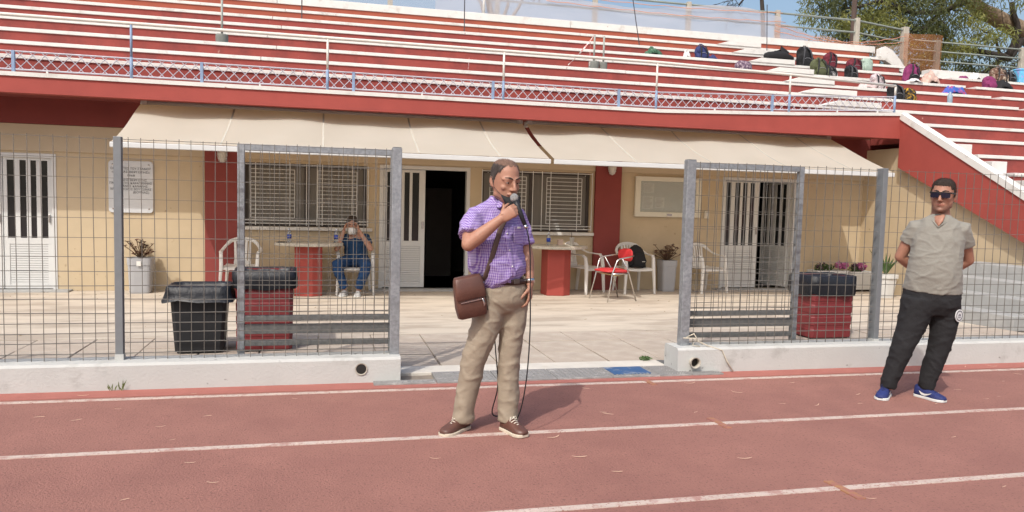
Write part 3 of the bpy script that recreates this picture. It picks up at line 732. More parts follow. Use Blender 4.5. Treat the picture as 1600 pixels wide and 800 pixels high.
MB().stroke([(-.17,.225,.70), (-.09,.26,.70), (0,.27,.70), (.09,.26,.70), (.17,.225,.70)], [(.07,.016), (.095,.024), (.10,.026), (.095,.024), (.07,.016)], side=(0,0,1), seg=14).build('back_cushion', M_redv, rc, smooth=True)
# drinks
def bottle(x, y, z, lab):
    t = thing('water_bottle', lab, 'bottle', (x, y, z), 0, 'water bottles on the tables')
    gm = mat('clear_plastic', (.75,.8,.85), .08, .02, 4, trans=.85)
    MB().lathe([(.028,0), (.032,.01), (.032,.13), (.026,.155), (.012,.175), (.012,.185)], seg=14).build('bottle_body', gm, t, smooth=True)
    MB().lathe([(.033,.055), (.033,.115)], seg=14).build('bottle_label', mat('blue_label', (.03,.07,.42), .5), t, smooth=True)
    MB().lathe([(.014,.186), (.014,.205)], seg=10).build('bottle_cap', mat('cap_white', (.6,.65,.75), .5), t)
bottle(-.50, 11.82, .798, 'water bottle with blue label standing left on the left stone table'); bottle(.18, 11.85, .798, 'water bottle with blue label beside the person in blue'); bottle(3.52, 11.85, .798, 'water bottle on the right stone table')
cu = thing('paper_cup', 'white drinking cup with straw on the right stone table', 'cup', (3.90, 11.80, .798))
MB().lathe([(.026,0), (.04,.125), (.042,.125), (.042,.13), (.03,.128)], seg=16).build('cup_body', M_plast, cu, smooth=True)
MB().tube([(0,0,.05), (-.012,0,.215)], .004, 6).build('straw', M_bin, cu)
nk = thing('napkin_box', 'small pale box standing on the right stone table', 'box', (3.74, 11.92, .798), .2); MB().cbox((0,0,.045), (.09,.05,.09)).build('box_body', mat('peach_card', (.55,.42,.35), .7), nk, bevel=.004)
ph = thing('mobile_phone', 'dark phone lying on the left end of the left stone table', 'phone', (-.60, 11.72, .798), .3); MB().box(-.07,.07,-.035,.035,.0,.012).build('phone_body', M_bin, ph, bevel=.004)

# ================================================================== POTS AND PLANTS
def leaf_cloud(m, c, r, n, size, up=.3, narrow=.4):
    for _ in range(n):
        d = Vector((random.gauss(0,1), random.gauss(0,1), random.gauss(0,1))).normalized()*random.random()**.4
        p = Vector((c[0]+d.x*r[0], c[1]+d.y*r[1], c[2]+d.z*r[2]))
        a = Vector((random.gauss(0,1), random.gauss(0,1), random.gauss(up,1))).normalized(); b = a.cross(Vector((random.gauss(0,1), random.gauss(0,1), random.gauss(0,1)))).normalized()
        s = size*random.uniform(.6, 1.3)
        m.add([p-a*s, p+b*s*narrow, p+a*s, p-b*s*narrow], [(0,1,2,3)])
def pot(x, y, w_, h, lab, m, plant, pm, extra=None):
    t = thing('plant_pot', lab, 'plant pot', (x, y, 0), .05)
    p = MB(); p.lathe([(w_*.42,0), (w_*.44,.02), (w_*.5,h*.80), (w_*.525,h*.805), (w_*.535,h), (w_*.48,h), (w_*.46,h-.05)], seg=24, sq=.42); p.build('pot', m, t)
    MB().lathe([(w_*.49,h-.045), (w_*.1,h-.03)], seg=20, sq=.42).build('soil', M_soil, t)
    plant(t, h)
def succulent(t, h):
    st = MB(); lf_ = MB()
    for _ in range(34):
        a = random.uniform(0, 2*math.pi); l = random.uniform(.05, .26); sp = random.uniform(.03, .22)
        e = Vector((math.cos(a)*sp*1.1, math.sin(a)*sp, h+l)); st.tube([(0,0,h-.04), (e.x*.5, e.y*.5, h+l*.5), e], .006, 5)
        for k in range(14):
            th = k*2.4; d = Vector((math.cos(th), math.sin(th), random.uniform(-.1,.6))).normalized(); b = d.cross(Vector((0,0,1))).normalized(); s = random.uniform(.030,.052)
            lf_.add([e, e+d*s*.6+b*s*.35, e+d*s, e+d*s*.6-b*s*.35], [(0,1,2,3)])
    st.build('stems', mat('stem_brown', (.16,.10,.06), .8), t); lf_.build('leaves', M_leafr, t)
pot(-2.62, 12.24, .33, .52, 'grey square pot with reddish succulent between plaque and pilaster', M_potg, succulent, None)
pot(5.80, 12.26, .28, .54, 'grey square pot with dry reddish plant below the notice board', M_potg, succulent, None)
MB().box(-.03, .03, -.001, .001, -.04, .03).build('pot_sticker', M_plast, bpy.data.objects['plant_pot']).matrix_local = Matrix.Translation((0, -.188, .45))
def planter(x, y, w_, d_, h, lab, rz, fl):
    t = thing('flower_planter', lab, 'planter', (x, y, 0), rz, 'white flower planters')
    p = MB(); k = .85
    def rr(q, z): return [(-w_/2*q,-d_/2*q,z), (w_/2*q,-d_/2*q,z), (w_/2*q,d_/2*q,z), (-w_/2*q,d_/2*q,z)]
    p.rings([rr(k,.04), rr(1,h*.8), rr(1.04,h*.8), rr(1.04,h), rr(.93,h), rr(.90,h-.05)]); p.build('planter_box', M_potw, t, bevel=.006)
    MB().rings([rr(.91,h-.05), rr(.2,h-.03)]).build('soil', M_soil, t)
    MB().box(-w_*.38, w_*.38, -d_*.3, d_*.3, 0, .04).build('planter_foot', M_bin, t)
    g_ = MB(); leaf_cloud(g_, (-w_*.12,0,h+.04), (w_*.34,d_*.36,.085), 170, .032); g_.build('leaves', M_leafg, t)
    g_ = MB(); leaf_cloud(g_, (-w_*.2,-.02,h+.06), (w_*.22,d_*.3,.08), 70, .03); g_.build('dark_leaves', mat('purple_leaf', (.07,.03,.05), .6, .4, 20), t)
    f_ = MB(); leaf_cloud(f_, (w_*fl,-.03,h+.09), (w_*.22,d_*.36,.075), 120, .026, narrow=.9); f_.build('flowers', M_pink, t)
planter(8.98, 12.22, .62, .30, .38, 'long white planter with green leaves beside the right doorway', 0, .42)
planter(9.58, 12.14, .46, .30, .37, 'white planter with pink flowers behind the fence post', 0, .05)
planter(9.46, 9.75, .34, .75, .46, 'white planter with pink flowers behind the younger man by the grey steps', 0, .1)
pw = thing('leafy_pot', 'white pot with spiky leaves behind the elbow of the younger man', 'plant pot', (9.42, 11.25, 0))
MB().lathe([(.12,0), (.16,.34), (.18,.34), (.18,.40), (.15,.40)], seg=20, sq=.6).build('pot', M_potw, pw)
sp_ = MB()
for k in range(16):
    a = k*2.4; l = random.uniform(.35,.6); d = Vector((math.cos(a)*.6, math.sin(a)*.6, 1)).normalized(); b = d.cross(Vector((0,0,1))).normalized()
    o_ = Vector((0,0,.38)); sp_.add([o_-b*.012, o_+d*l*.5+b*.02, o_+d*l+Vector((0,0,-.05)), o_+d*l*.5-b*.02], [(0,1,2,3)])
sp_.build('spiky_leaves', M_leafg, pw)
# grey steps at the right
gp = thing('grey_steps', 'short flight of grey concrete steps against the flank wall', 'steps', (8.45, 7.9, 0))
for i in range(4):
    MB().prism([(.33*i+.12, -.1*i), (1.32, -.1*i), (1.32, 1.75), (.33*i-.10, 1.75)], 'z', .19*i-.01, .19*(i+1)-.002).build('step', M_step, gp, bevel=.012)
# weed at the wall foot
wd_ = MB()
for k in range(9):
    a = random.uniform(0, 6.28); l = random.uniform(.03, .13); d = Vector((math.cos(a)*.5, -abs(math.sin(a))*.35, 1)).normalized(); b = d.cross(Vector((0,1,0))).normalized()
    o_ = Vector((random.uniform(-.05,.05), 0, 0)); wd_.add([o_-b*.004, o_+d*l*.5+b*.006, o_+d*l, o_+d*l*.5-b*.004], [(0,1,2,3)])
tag(wd_.build('weed', mat('weed_green', (.13,.17,.05), .7, .3, 20), None, loc=(-1.50, 6.17, .0)), 'small green weed growing at the foot of the left low wall', 'weed')
wd2 = MB(); leaf_cloud(wd2, (0,0,.02), (.07,.05,.025), 60, .02); tag(wd2.build('grass_tuft', M_leafg, None, loc=(2.98, 6.70, .01)), 'green grass tuft at the paving edge by the right low wall', 'grass')

# fallen leaves on the track
lv = [(-1.8,5.51),(-1.55,5.4),(-1.36,5.64),(-1.0,5.17),(-.75,5.38),(-.88,4.88),(-.71,4.44),(-.55,4.11),(-.93,3.95),(-.93,6.0),(-1.69,6.05),(2.06,5.75),(1.95,5.07),(1.97,5.02),(1.47,4.18),(3.24,5.46),(2.62,4.97),(1.6,3.91),(3.41,5.09),(3.66,5.01),(4.03,5.01),(4.21,5.26),(5.2,5.28),(5.19,4.98),(5.37,5.04),(4.08,4.15),(2.77,3.31),(.63,4.29),(4.64,4.91),(4.71,5.57),(6.05,6.07),(6.36,6.06),(6.31,5.73),(3.63,3.33),(2.44,3.99),(1.43,4.56),(5.9,5.5),(3.9,5.7),(-.2,5.75),(3.0,5.8)]
lm = []
for q in range(4):
    m = MB(); n = 7; l = .055+.012*q; vs = []
    for i in range(n):
        u = i/(n-1)*2-1; wd_ = .0075*(1-u*u)**.6+.0006; z = .006+.016*u*u*(.4+.3*q)
        vs += [(u*l, -wd_+.012*u*u*(q-1.5), z), (u*l, wd_+.012*u*u*(q-1.5), z+.003)]
    m.add(vs, [(2*i, 2*i+2, 2*i+3, 2*i+1) for i in range(n-1)]); lm.append(m.mesh('dry_leaf')); lm[-1].materials.append(M_leaf)
for i, (x, y) in enumerate(lv):
    o = bpy.data.objects.new('dry_leaf', lm[i % 4]); C.objects.link(o); o.location = (x, y, .004); o.rotation_euler[2] = random.uniform(-.7,.7); k = random.uniform(.28, .62); o.scale = (k, k*.9, k*.5)
    tag(o, 'pale dry leaf lying on the red running track', 'leaf', 'dry leaves on the running track')
dl = MB()
for _ in range(420):
    x = random.uniform(-6, 10); y = random.choice([random.gauss(12.0,.25), random.gauss(12.1,.2), random.uniform(8.6,12.3)]); y = min(y, 12.44); a = random.uniform(0, 6.28); s = random.uniform(.01,.03)
    if abs(x-.0) < .0: continue
    d = Vector((math.cos(a), math.sin(a), random.uniform(-.05,.2))); b = Vector((-math.sin(a), math.cos(a), .1)); p = Vector((x, y, .006))
    dl.add([p-d*s, p+b*s*.3, p+d*s, p-b*s*.3], [(0,1,2,3)])
tag(dl.build('leaf_litter', mat('litter', (.20,.14,.06), .9, .4, 20), None), 'thin scatter of dry leaf litter along the foot of the building', 'leaf litter', kind='stuff')

# ================================================================== TOP FENCE, NETS
tf = thing('top_railing', 'grey green pipe railing on pale posts along the top walkway', 'railing', (0, 17.75, 0))
PX = [-13.3,-10.8,-8.4,-5.95,-3.5,-1.05,1.4,3.86,6.26,8.70,11.17,13.52]
for x in PX:
    MB().box(x-.055, x+.055, -.055, .055, 5.60, 6.50).build('post', M_postc, tf, bevel=.01)
    if x < 8: MB().box(x-.11, x+.11, -.11, .10, 5.60, 5.72).build('post_base', M_postc, tf, bevel=.01)
MB().box(14.92, 15.08, -.07, .07, 5.0, 6.38).build('post', M_postc, tf, bevel=.01)
MB().tube([(-13.5,0,6.44), (13.5,0,6.44), (15.0,0,6.30), (15.3,0,6.06)], .026, 8).build('rail', M_grail, tf, smooth=True)
MB().tube([(-13.5,0,6.13), (13.5,0,6.13), (15.0,0,5.98), (15.3,0,5.74)], .024, 8).build('rail', M_grail, tf, smooth=True)
MB().tube([(3.49,-.3,5.6), (3.49,-.3,6.6)], .03, 8).build('thin_post', M_white, tf, smooth=True)
tf2 = thing('side_railing', 'lower grey pipe railing behind the right block of seats', 'railing', (0, 17.75, 0))
for x in (16.05, 18.87, 21.7):
    MB().box(x-.06, x+.06, -.06, .06, 4.7, 6.12).build('post', M_postc if x > 17 else M_grail, tf2, bevel=.01)
for z in (6.07, 5.82, 5.56): MB().tube([(15.25,0,z), (22,0,z)], .022, 8).build('rail', M_grail, tf2, smooth=True)
def net_mat(name, col, fac):
    m = bpy.data.materials.new(name); m.use_nodes = True; t = m.node_tree; b = t.nodes['Principled BSDF']
    b.inputs['Base Color'].default_value = (*col, 1); b.inputs['Roughness'].default_value = .8
    tl = t.nodes.new('ShaderNodeBsdfTranslucent'); tl.inputs[0].default_value = (*col, 1)
    ad = t.nodes.new('ShaderNodeMixShader'); ad.inputs[0].default_value = .5
    t.links.new(b.outputs[0], ad.inputs[1]); t.links.new(tl.outputs[0], ad.inputs[2])
    tp = t.nodes.new('ShaderNodeBsdfTransparent'); mx = t.nodes.new('ShaderNodeMixShader'); mx.inputs[0].default_value = fac
    t.links.new(tp.outputs[0], mx.inputs[1]); t.links.new(ad.outputs[0], mx.inputs[2]); t.links.new(mx.outputs[0], t.nodes['Material Output'].inputs[0]); return m
def net(name, lab, x0, x1, y, ztop, zbot, m, n=40, sag=.05, par=None, amp=.03):
    b = MB(); vs = []; fs = []; r = 8
    for j in range(r+1):
        for i in range(n+1):
            u = i/n; x = x0+(x1-x0)*u; zt_ = ztop(u); v = j/r
            vs.append((x, y+amp*noise.noise(Vector((x*1.5, v*2, y)))-.04, zt_+(zbot(u)-zt_)*v+.02*noise.noise(Vector((x*2, v, 5)))))
    for j in range(r):
        for i in range(n):
            a = j*(n+1)+i; fs.append((a, a+1, a+n+2, a+n+1))
    b.add(vs, fs); return tag(b.build(name, m, par, smooth=True), lab, 'net')
NW = net_mat('white_net', (.70,.67,.70), .58); NO = net_mat('orange_net', (.70,.27,.11), .36); NP = net_mat('peach_net', (.75,.42,.28), .28)
net('shade_net', 'white see-through shade net hung along the top railing', 2.4, 11.2, 17.66, lambda u: 6.35+.14*math.sin(u*9.4)*(.3+u)-.05*u, lambda u: 5.72, NW, 60)
net('shade_net', 'thin white net sagging along the top left railing', -13, 2.4, 17.66, lambda u: 6.25+.05*math.sin(u*14), lambda u: 5.72, net_mat('pale_net', (.72,.68,.66), .25), 40)
net('orange_net', 'torn orange safety net wrapped on the railing end beside the tree', 14.85, 16.1, 17.62, lambda u: 6.18+.04*u, lambda u: 5.25-.1*u, NO, 20, amp=.12)
net('orange_net', 'faded orange safety net sagging before the tree along the top railing', 11.0, 14.9, 17.60, lambda u: 6.12-.32*math.sin(min(1, u*1.3)*math.pi/2)+.05*math.sin(u*20)+.18*max(0, u-.5), lambda u: 5.62-.15*u, NP, 40, amp=.1)
os_ = MB()
for z0, a, b, dr_ in ((6.40,3.5,11.2,.10), (6.18,5.0,11.3,.06), (6.10,11.0,14.9,.28), (5.95,11.0,14.9,.18)):
    os_.tube([(a+(b-a)*i/24, 17.58, z0-dr_*math.sin(math.pi*i/24)-.012*math.sin(i*2.1)) for i in range(25)], .009, 5)
tag(os_.build('net_cord', mat('orange_cord', (.62,.30,.2), .8), None, smooth=True), 'sagging orange cords strung along the top railing nets', 'cord')

# thin rods standing on the rows
for x, z0, z1, dx, lab in ((-.46,4.85,6.3,.0,'thin dark rod standing upright on the upper rows left of centre'), (2.79,4.9,6.4,0,'thin dark rod standing near the short white post'), (6.71,4.86,6.3,-.26,'thin leaning dark rod standing above the green bundle'), (9.83,4.9,6.12,-.03,'thin dark rod standing left of the black backpack')):
    r_ = MB().tube([(0,0,0), (dx, .05, z1-z0)], .011, 6).ell((0,0,.01), (.05,.05,.02)); tag(r_.build('metal_rod', mat('dark_rod', (.06,.055,.06), .6), None, loc=(x, YK(6)+.12, z0)), lab, 'rod', 'thin rods on the stand')
# weighted poles
def wpole(x, k, h, r, lab):
    t = thing('weighted_pole', lab, 'pole', (x, YK(k)+.22, ZK(k)), 0, 'poles in concrete buckets')
    MB().lathe([(r*.95,.0), (r,.02), (r*1.04,.14), (r*.95,.165), (r*.2,.17)], seg=18).build('concrete_base', mat('bucket_concrete', (.16,.165,.15), .9, .2, 12), t, smooth=True)
    MB().tube([(0,0,.16), (0,0,h)], .019, 8).build('pole', mat('pole_grey', (.30,.31,.28), .6), t, smooth=True)
wpole(-1.70, 3, .74, .10, 'grey pole in a concrete bucket on the left rows'); wpole(4.94, 3, .66, .098, 'grey pole in a concrete bucket with striped tape tied on'); wpole(5.13, 3, .65, .075, 'grey pole in a small bucket, right of the twin poles')
# striped tape
M_tape = mat('tape', (.70,.30,.27), .6, .05, 4); 
def tape(p, q, lab, w_=.03):
    m = MB(); p, q = Vector(p), Vector(q); n = 14; vs = []; s = Vector((.35,.1,1)).normalized()
    for i in range(n+1):
        u = i/n; c_ = p.lerp(q, u)+Vector((0,0,-.03*math.sin(math.pi*u))); d = Vector((math.cos(u*7)*.4, math.sin(u*7)*.6, .9)).normalized()*w_/2; vs += [c_-d, c_+d]
    m.add(vs, [(2*i, 2*i+1, 2*i+3, 2*i+2) for i in range(n)]); o = m.build('barrier_tape', M_tape, None); o.data.materials.append(M_white)
    for i, f_ in enumerate(o.data.polygons): f_.material_index = i % 2
    tag(o, lab, 'tape')
tape((4.93,YK(3)+.2,4.66), (4.36,YK(3)-.0,4.03), 'red and white tape running slantwise from the twin poles'); tape((4.85,YK(3)+.2,4.50), (4.80,YK(3)+.05,4.05), 'short red and white tape hanging from the twin poles', .02); tape((2.40,YK(2)+.15,3.93), (2.35,YK(2)-.06,3.70), 'small strip of red tape hanging over a row edge near mid stand', .022)

# ================================================================== BAGS ON THE ROWS
def fab(name, col, col2=None, sc=18):
    return mat('fabric_'+name, col, .85, .2, 20, .5, 60, stain=col2, sscale=sc, samt=.95, sth=.5) if col2 else mat('fabric_'+name, col, .85, .2, 20, .5, 60)
def backpack(x, k, w_, h, lab, m, m2=None, lean=0, rz=0, dy=.24, d_=.17, slump=0, z=None, cat='backpack', strap=True, name='backpack'):
    t = thing(name, lab, cat, (x, YK(k)+dy, ZK(k)+.002 if z is None else z), rz)
    b = MB(); rs = []; n = 30
    for i in range(17):
        v = i/16; z_ = h*v; tp = .30+.35*abs(math.sin(x*7.3)); pr = (1-(max(0, v-.62)/.38)**2.4*tp)*(.86+.14*min(1, v*5)); ww = w_/2*pr*(1+.12*slump*(1-v)); dd = d_/2*pr*(1+.25*(1-v))
        ring = []
        for j in range(n):
            th = 2*math.pi*j/n; cx, sx = math.cos(th), math.sin(th); cx = math.copysign(abs(cx)**.6, cx); sx = math.copysign(abs(sx)**.6, sx)
            q = .13*w_*noise.noise(Vector((cx*1.6+x*5, sx*1.6, v*3.1)))+.06*w_*(1-2*abs(noise.noise(Vector((cx*4+x*9, sx*4, v*8)))))
            ring.append((ww*cx+q+lean*z_*.6, dd*sx+q+.04*v, z_*(1-.25*slump*v)+(.1*h*slump*noise.noise(Vector((cx*2, x*3, v*3))) if v > .4 else 0)))
        rs.append(ring)
    b.rings(rs); b.build('bag_body', m, t, smooth=True)
    pk = MB(); pk.stroke([(lean*h*.05,-d_*.5,h*.09), (lean*h*.2,-d_*.57,h*.24), (lean*h*.3,-d_*.5,h*.44)], [(w_*.3,.02), (w_*.36,.035), (w_*.28,.02)], side=(1,0,0), seg=12, power=.6); pk.build('front_pocket', m2 or m, t, smooth=True)
    if strap:
        xt = lean*h*.6; s = MB(); s.stroke([(xt-.05,.03,h*.93), (xt-.03,.03,h*1.04), (xt+.03,.03,h*1.04), (xt+.05,.03,h*.93)], [(.012,.005)]*4, seg=6); s.build('handle', m2 or m, t)
        s = MB(); s.stroke([(w_*.3,-d_*.3,h*.75), (w_*.42,-d_*.62,h*.4), (w_*.36,-d_*.75,h*.05), (w_*.34,-d_*.8-.1,-.02+.025)], [(.014,.004)]*4, seg=6); s.build('strap', m2 or m, t)
        sm_ = mat('strap_black', (.02,.02,.022), .8) if m is not K_ else mat('strap_grey', (.055,.055,.06), .8)
        for e in (-1, 1):
            q_ = MB(); q_.stroke([(xt+e*w_*.10,-d_*.10,h*.97), (xt*.8+e*w_*.20,-d_*.50-.02,h*.80), (xt*.5+e*w_*.27,-d_*.66-.02,h*.5), (e*w_*.30,-d_*.70-.015,h*.2), (e*w_*.30,-d_*.62,h*.06)], [(.019,.005), (.021,.006), (.019,.006), (.012,.004), (.010,.004)], side=(1,0,0), seg=6); q_.build('shoulder_strap', sm_, t, smooth=True)
        q_ = MB(); q_.tube([(lean*h*.3-w_*.27,-d_*.60-.012,h*.36), (lean*h*.3-w_*.1,-d_*.66-.014,h*.43), (lean*h*.3+w_*.1,-d_*.66-.014,h*.43), (lean*h*.3+w_*.27,-d_*.60-.012,h*.36)], .005, 5); q_.build('zip', mat('zip_grey', (.22,.22,.23), .5), t)
    return t
def cloth(x, k, w_, h, lab, m, dy=.2, d_=.22, cat='jacket', name='jacket', z=None):
    """a garment dropped in a heap, hanging a little over the edge"""
    g_ = MB(); nx, ny = 22, 14; vs = []; fs = []
    for j in range(ny+1):
        for i in range(nx+1):
            u, v = i/nx*2-1, j/ny*2-1; r = max(0, 1-(u*u*.9+v*v*.8)); s = noise.noise(Vector((u*2.2+x, v*2.2, k*1.3)))
            vs.append((u*w_/2*(1+.12*s), v*d_/2+.02*s, max(.004, h*(r**.7)*(.75+.5*s+.25*noise.noise(Vector((u*6, v*6, x)))))))
    for j in range(ny):
        for i in range(nx):
            a = j*(nx+1)+i; fs.append((a, a+1, a+nx+2, a+nx+1))
    g_.add(vs, fs); o = g_.build(name, m, None, smooth=True, loc=(x, YK(k)+dy, ZK(k)+.003 if z is None else z)); s = o.modifiers.new('s', 'SOLIDIFY'); s.thickness = .006
    return tag(o, lab, cat)
K_ = fab('black', (.013,.013,.015)); NV = fab('navy', (.03,.04,.13)); MR = fab('maroon', (.13,.018,.03)); OL = fab('olive', (.085,.095,.045)); MG = fab('magenta', (.20,.028,.105))
MN = fab('mint', (.30,.38,.32)); GN = fab('green_print', (.03,.09,.05), (.16,.24,.17), 30); FL = fab('floral', (.10,.06,.10), (.55,.45,.48), 28); PF = fab('pale_floral', (.60,.52,.52), (.22,.14,.19), 26)
BW = fab('black_white', (.02,.02,.022), (.62,.6,.6), 9); YB = fab('yellow_black', (.015,.015,.015), (.70,.38,.02), 12); WH = fab('white', (.66,.64,.62)); BG = fab('beige', (.52,.36,.30)); BR = fab('blue_red', (.04,.10,.38), (.5,.05,.08), 8)
TN = fab('tan_brown', (.12,.06,.04), (.52,.44,.34), 9); PK = fab('pale_pink', (.62,.45,.43)); LB = fab('light_blue', (.12,.45,.70), (.35,.3,.6), 12)
cloth(6.75, 5, .42, .20, 'green patterned bundle on an upper row right of the twin poles', GN, cat='bundle', name='cloth_bundle')
cloth(7.53, 5, .17, .19, 'small white cloth on an upper row left of the navy bag', WH, cat='cloth', name='cloth', d_=.14)
backpack(7.90, 5, .26, .33, 'navy school bag with a slack side flap on an upper row', NV, slump=.3, lean=-.1); cloth(8.12, 5, .26, .14, 'navy jacket lying right of the navy school bag', NV)
backpack(8.51, 4, .34, .25, 'small floral bag sitting just left of the stairway', FL, slump=.3, strap=False, cat='bag', name='floral_bag')
dfl = thing('duffel_bag', 'black duffel bag lying beside the tall black backpack', 'bag', (9.92, YK(5)+.25, ZK(5)+.157+.0))
MB().stroke([(-.28,0,.085), (-.1,0,.10), (.1,0,.10), (.30,0,.06)], [(.10,.085), (.115,.10), (.12,.10), (.09,.055)], side=(0,1,0), seg=14, power=.8).build('bag_body', K_, dfl, smooth=True)
MB().stroke([(-.05,-.02,.15), (.03,-.02,.27), (.14,-.02,.13)], [(.10,.03), (.05,.03), (.12,.03)], side=(1,0,0), seg=12).build('top_flap', K_, dfl, smooth=True)
dfl.location = (10.02, YK(5)+.25, ZK(5)+.003); dfl.location.x = 10.32-.40+.05
for o_ in dfl.children: pass
dfl.location = (9.72, YK(5)+.16, ZK(5)+.103)
backpack(10.42, 5, .37, .47, 'tall black backpack standing upright right of the stairway', K_)
backpack(10.24, 4, .37, .38, 'olive green backpack standing below the tall black backpack', OL, dy=.14)
backpack(11.04, 5, .31, .39, 'maroon backpack leaning above the black and white bag', MR, lean=.25)
backpack(10.56, 4, .30, .26, 'black and white patterned bag right of the olive backpack', BW, slump=.2)
backpack(11.68, 5, .36, .30, 'maroon backpack beside the mint green bag', MR, lean=.3, slump=.1)
backpack(11.10, 4, .23, .30, 'small black backpack below the second maroon one', K_)
backpack(11.98, 5, .32, .34, 'mint green cloth bag slumped against the maroon backpack', MN, lean=.35, slump=.1, strap=False, cat='bag', name='cloth_bag')
backpack(11.22, 3, .27, .33, 'pale floral backpack with a pink cloth beside it', PF); cloth(10.93, 3, .42, .13, 'pale pink cloth lying left of the pale floral backpack', PK, cat='cloth', name='cloth')
backpack(11.10, 2, .31, .33, 'black backpack behind the end of the balcony railing', K_); backpack(11.42, 2, .29, .30, 'yellow and black striped bag at the end of the railing', YB, slump=.2, strap=False, cat='bag', name='striped_bag')
backpack(12.62, 4, .36, .44, 'bright magenta backpack lying open on the right rows', MG, K_, lean=.3); cloth(12.55, 4, .34, .10, 'white cloth under the magenta backpack', WH, cat='cloth', name='cloth', dy=.05)
cloth(13.10, 4, .50, .30, 'beige pink jacket in a heap right of the magenta backpack', BG, d_=.3)
cloth(13.12, 3, .62, .22, 'blue and red jacket in a heap on the right rows', BR)
wb_ = thing('drink_bottle', 'clear grey drink bottle standing below the blue and red jacket', 'bottle', (12.37, YK(2)+.2, ZK(2)+.002))
MB().lathe([(.045,0), (.05,.01), (.05,.17), (.02,.22), (.02,.25), (.005,.25)], seg=14).build('bottle_body', mat('grey_plastic', (.25,.32,.38), .2), wb_, smooth=True)
cloth(14.66, 5, .28, .10, 'small magenta cloth on the row right of the gap', MG, cat='cloth', name='cloth'); cloth(15.0, 5, .34, .20, 'white jacket on the row right of the gap', WH)
backpack(15.72, 5, .42, .40, 'brown and cream patterned bag at the far right', TN, slump=.3); backpack(14.78, 4, .30, .32, 'magenta pouch below the brown patterned bag', MG, slump=.2, strap=False, cat='bag', name='pouch')
cloth(15.12, 4, .50, .28, 'black jacket right of the magenta pouch', K_); backpack(16.02, 5, .28, .30, 'small black bag between the brown bag and the blue box', K_, slump=.2)
bxl = thing('cool_box', 'light blue printed cool box at the far right of the rows', 'box', (16.32, YK(5)+.2, ZK(5)+.002)); MB().box(-.12,.12,-.09,.09,0,.31).build('box_body', LB, bxl, bevel=.02); MB().box(-.13,.13,-.10,.10,.311,.36).build('lid', LB, bxl, bevel=.015)

# ================================================================== TREES AND POLE
M_bark = mat('bark', (.27,.20,.135), .95, .3, 6, .9, 14, stain=(.38,.29,.19), sscale=4, samt=.6)
M_barkd = mat('dark_branch', (.055,.045,.04), .95, .2, 6)
def leafmat(name, a, b):
    m = mat(name, a, .75, .35, 2.0, stain=b, sscale=1.1, samt=.9, sth=.48)
    t = m.node_tree; p = t.nodes['Principled BSDF']; tl = t.nodes.new('ShaderNodeBsdfTranslucent'); tl.inputs[0].default_value = (b[0]*1.2, b[1]*1.2, b[2]*.7, 1)
    mx = t.nodes.new('ShaderNodeMixShader'); mx.inputs[0].default_value = .3; t.links.new(p.outputs[0], mx.inputs[1]); t.links.new(tl.outputs[0], mx.inputs[2]); t.links.new(mx.outputs[0], t.nodes['Material Output'].inputs[0]); return m
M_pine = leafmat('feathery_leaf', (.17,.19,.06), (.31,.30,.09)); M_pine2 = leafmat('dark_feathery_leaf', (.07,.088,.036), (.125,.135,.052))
def spray(m, c, r, n, l, w_=.018, droop=.8):
    """clump of narrow hanging leaves"""
    for _ in range(n):
        d = Vector((random.gauss(0,1), random.gauss(0,1), random.gauss(0,1))).normalized()*random.random()**.45
        p = Vector(c)+Vector((d.x*r[0], d.y*r[1], d.z*r[2]))
        a = (Vector((random.gauss(0,.7), random.gauss(0,.7), -droop+random.gauss(0,.45)))).normalized(); b = a.cross(Vector((random.gauss(0,1), random.gauss(0,1), random.gauss(0,1)))).normalized(); s = l*random.uniform(.5,1.3)
        m.add([p, p+a*s*.5+b*w_, p+a*s, p+a*s*.5-b*w_], [(0,1,2,3)])
random.seed(21)
tr1 = thing('shade_tree', 'big feathery green tree with thick leaning limb behind the stand at right', 'tree', (33.5, 28, -.06))
tk = MB(); O = Vector((33.5, 28, 0))
def limb(m, pts, r0, r1, seg=8):
    n = len(pts); P = [Vector(q)-O for q in pts]
    out = []; rr = []
    for i in range(n-1):
        for k in range(4):
            u = k/4; p = P[i].lerp(P[i+1], u)+Vector((noise.noise(P[i]*.9+Vector((u*2,0,0))), 0, noise.noise(P[i]*.9+Vector((0,u*2,5)))))*.12; out.append(p); rr.append(r0+(r1-r0)*((i+u)/(n-1)))
    out.append(P[-1]); rr.append(r1); m.stroke(out, rr, seg=seg, round_ends=False)
limb(tk, [(33.5,28,-.1), (33.1,28,3.5), (32.4,28,6.6), (31.2,28,8.6), (29.6,28,9.62), (27.6,28,10.25), (26.3,27.9,10.9), (25.2,27.6,12.4), (24.8,27.5,14)], .62, .16, 14)
tk.build('trunk', M_bark, tr1, smooth=True)
lb = MB()
for pts, a, b in (([(29.8,28,9.4), (28.7,27.6,8.2), (27.0,27.3,8.4), (25.2,27,8.3), (23.6,26.8,7.7)], .17, .05), ([(28.7,27.6,8.3), (28.9,27.5,9.4), (28.5,27.5,10.6)], .14, .10), ([(29.5,28,8.9), (28.0,28.3,7.7), (26.2,28.5,7.3), (24.3,28.6,7.6)], .12, .04), ([(26.6,28,10.5), (25.1,27.5,9.9), (23.4,27.2,9.6), (21.6,27,9.9), (20.0,26.9,9.5)], .13, .04), ([(25.0,27.5,9.9), (23.8,27.0,9.0), (22.2,26.7,8.5), (20.8,26.5,8.1)], .09, .03), ([(31.5,28,8.4), (30.0,27.4,7.4), (28.4,27,7.2), (27.1,26.9,7.6)], .12, .03), ([(28.2,27.5,8.2), (27.4,27.2,9.1), (26.3,27,9.3)], .07, .02), ([(22.6,27.1,9.7), (21.2,27,10.6), (20.2,27,11.2)], .07, .02)):
    limb(lb, pts, a, b, 8)
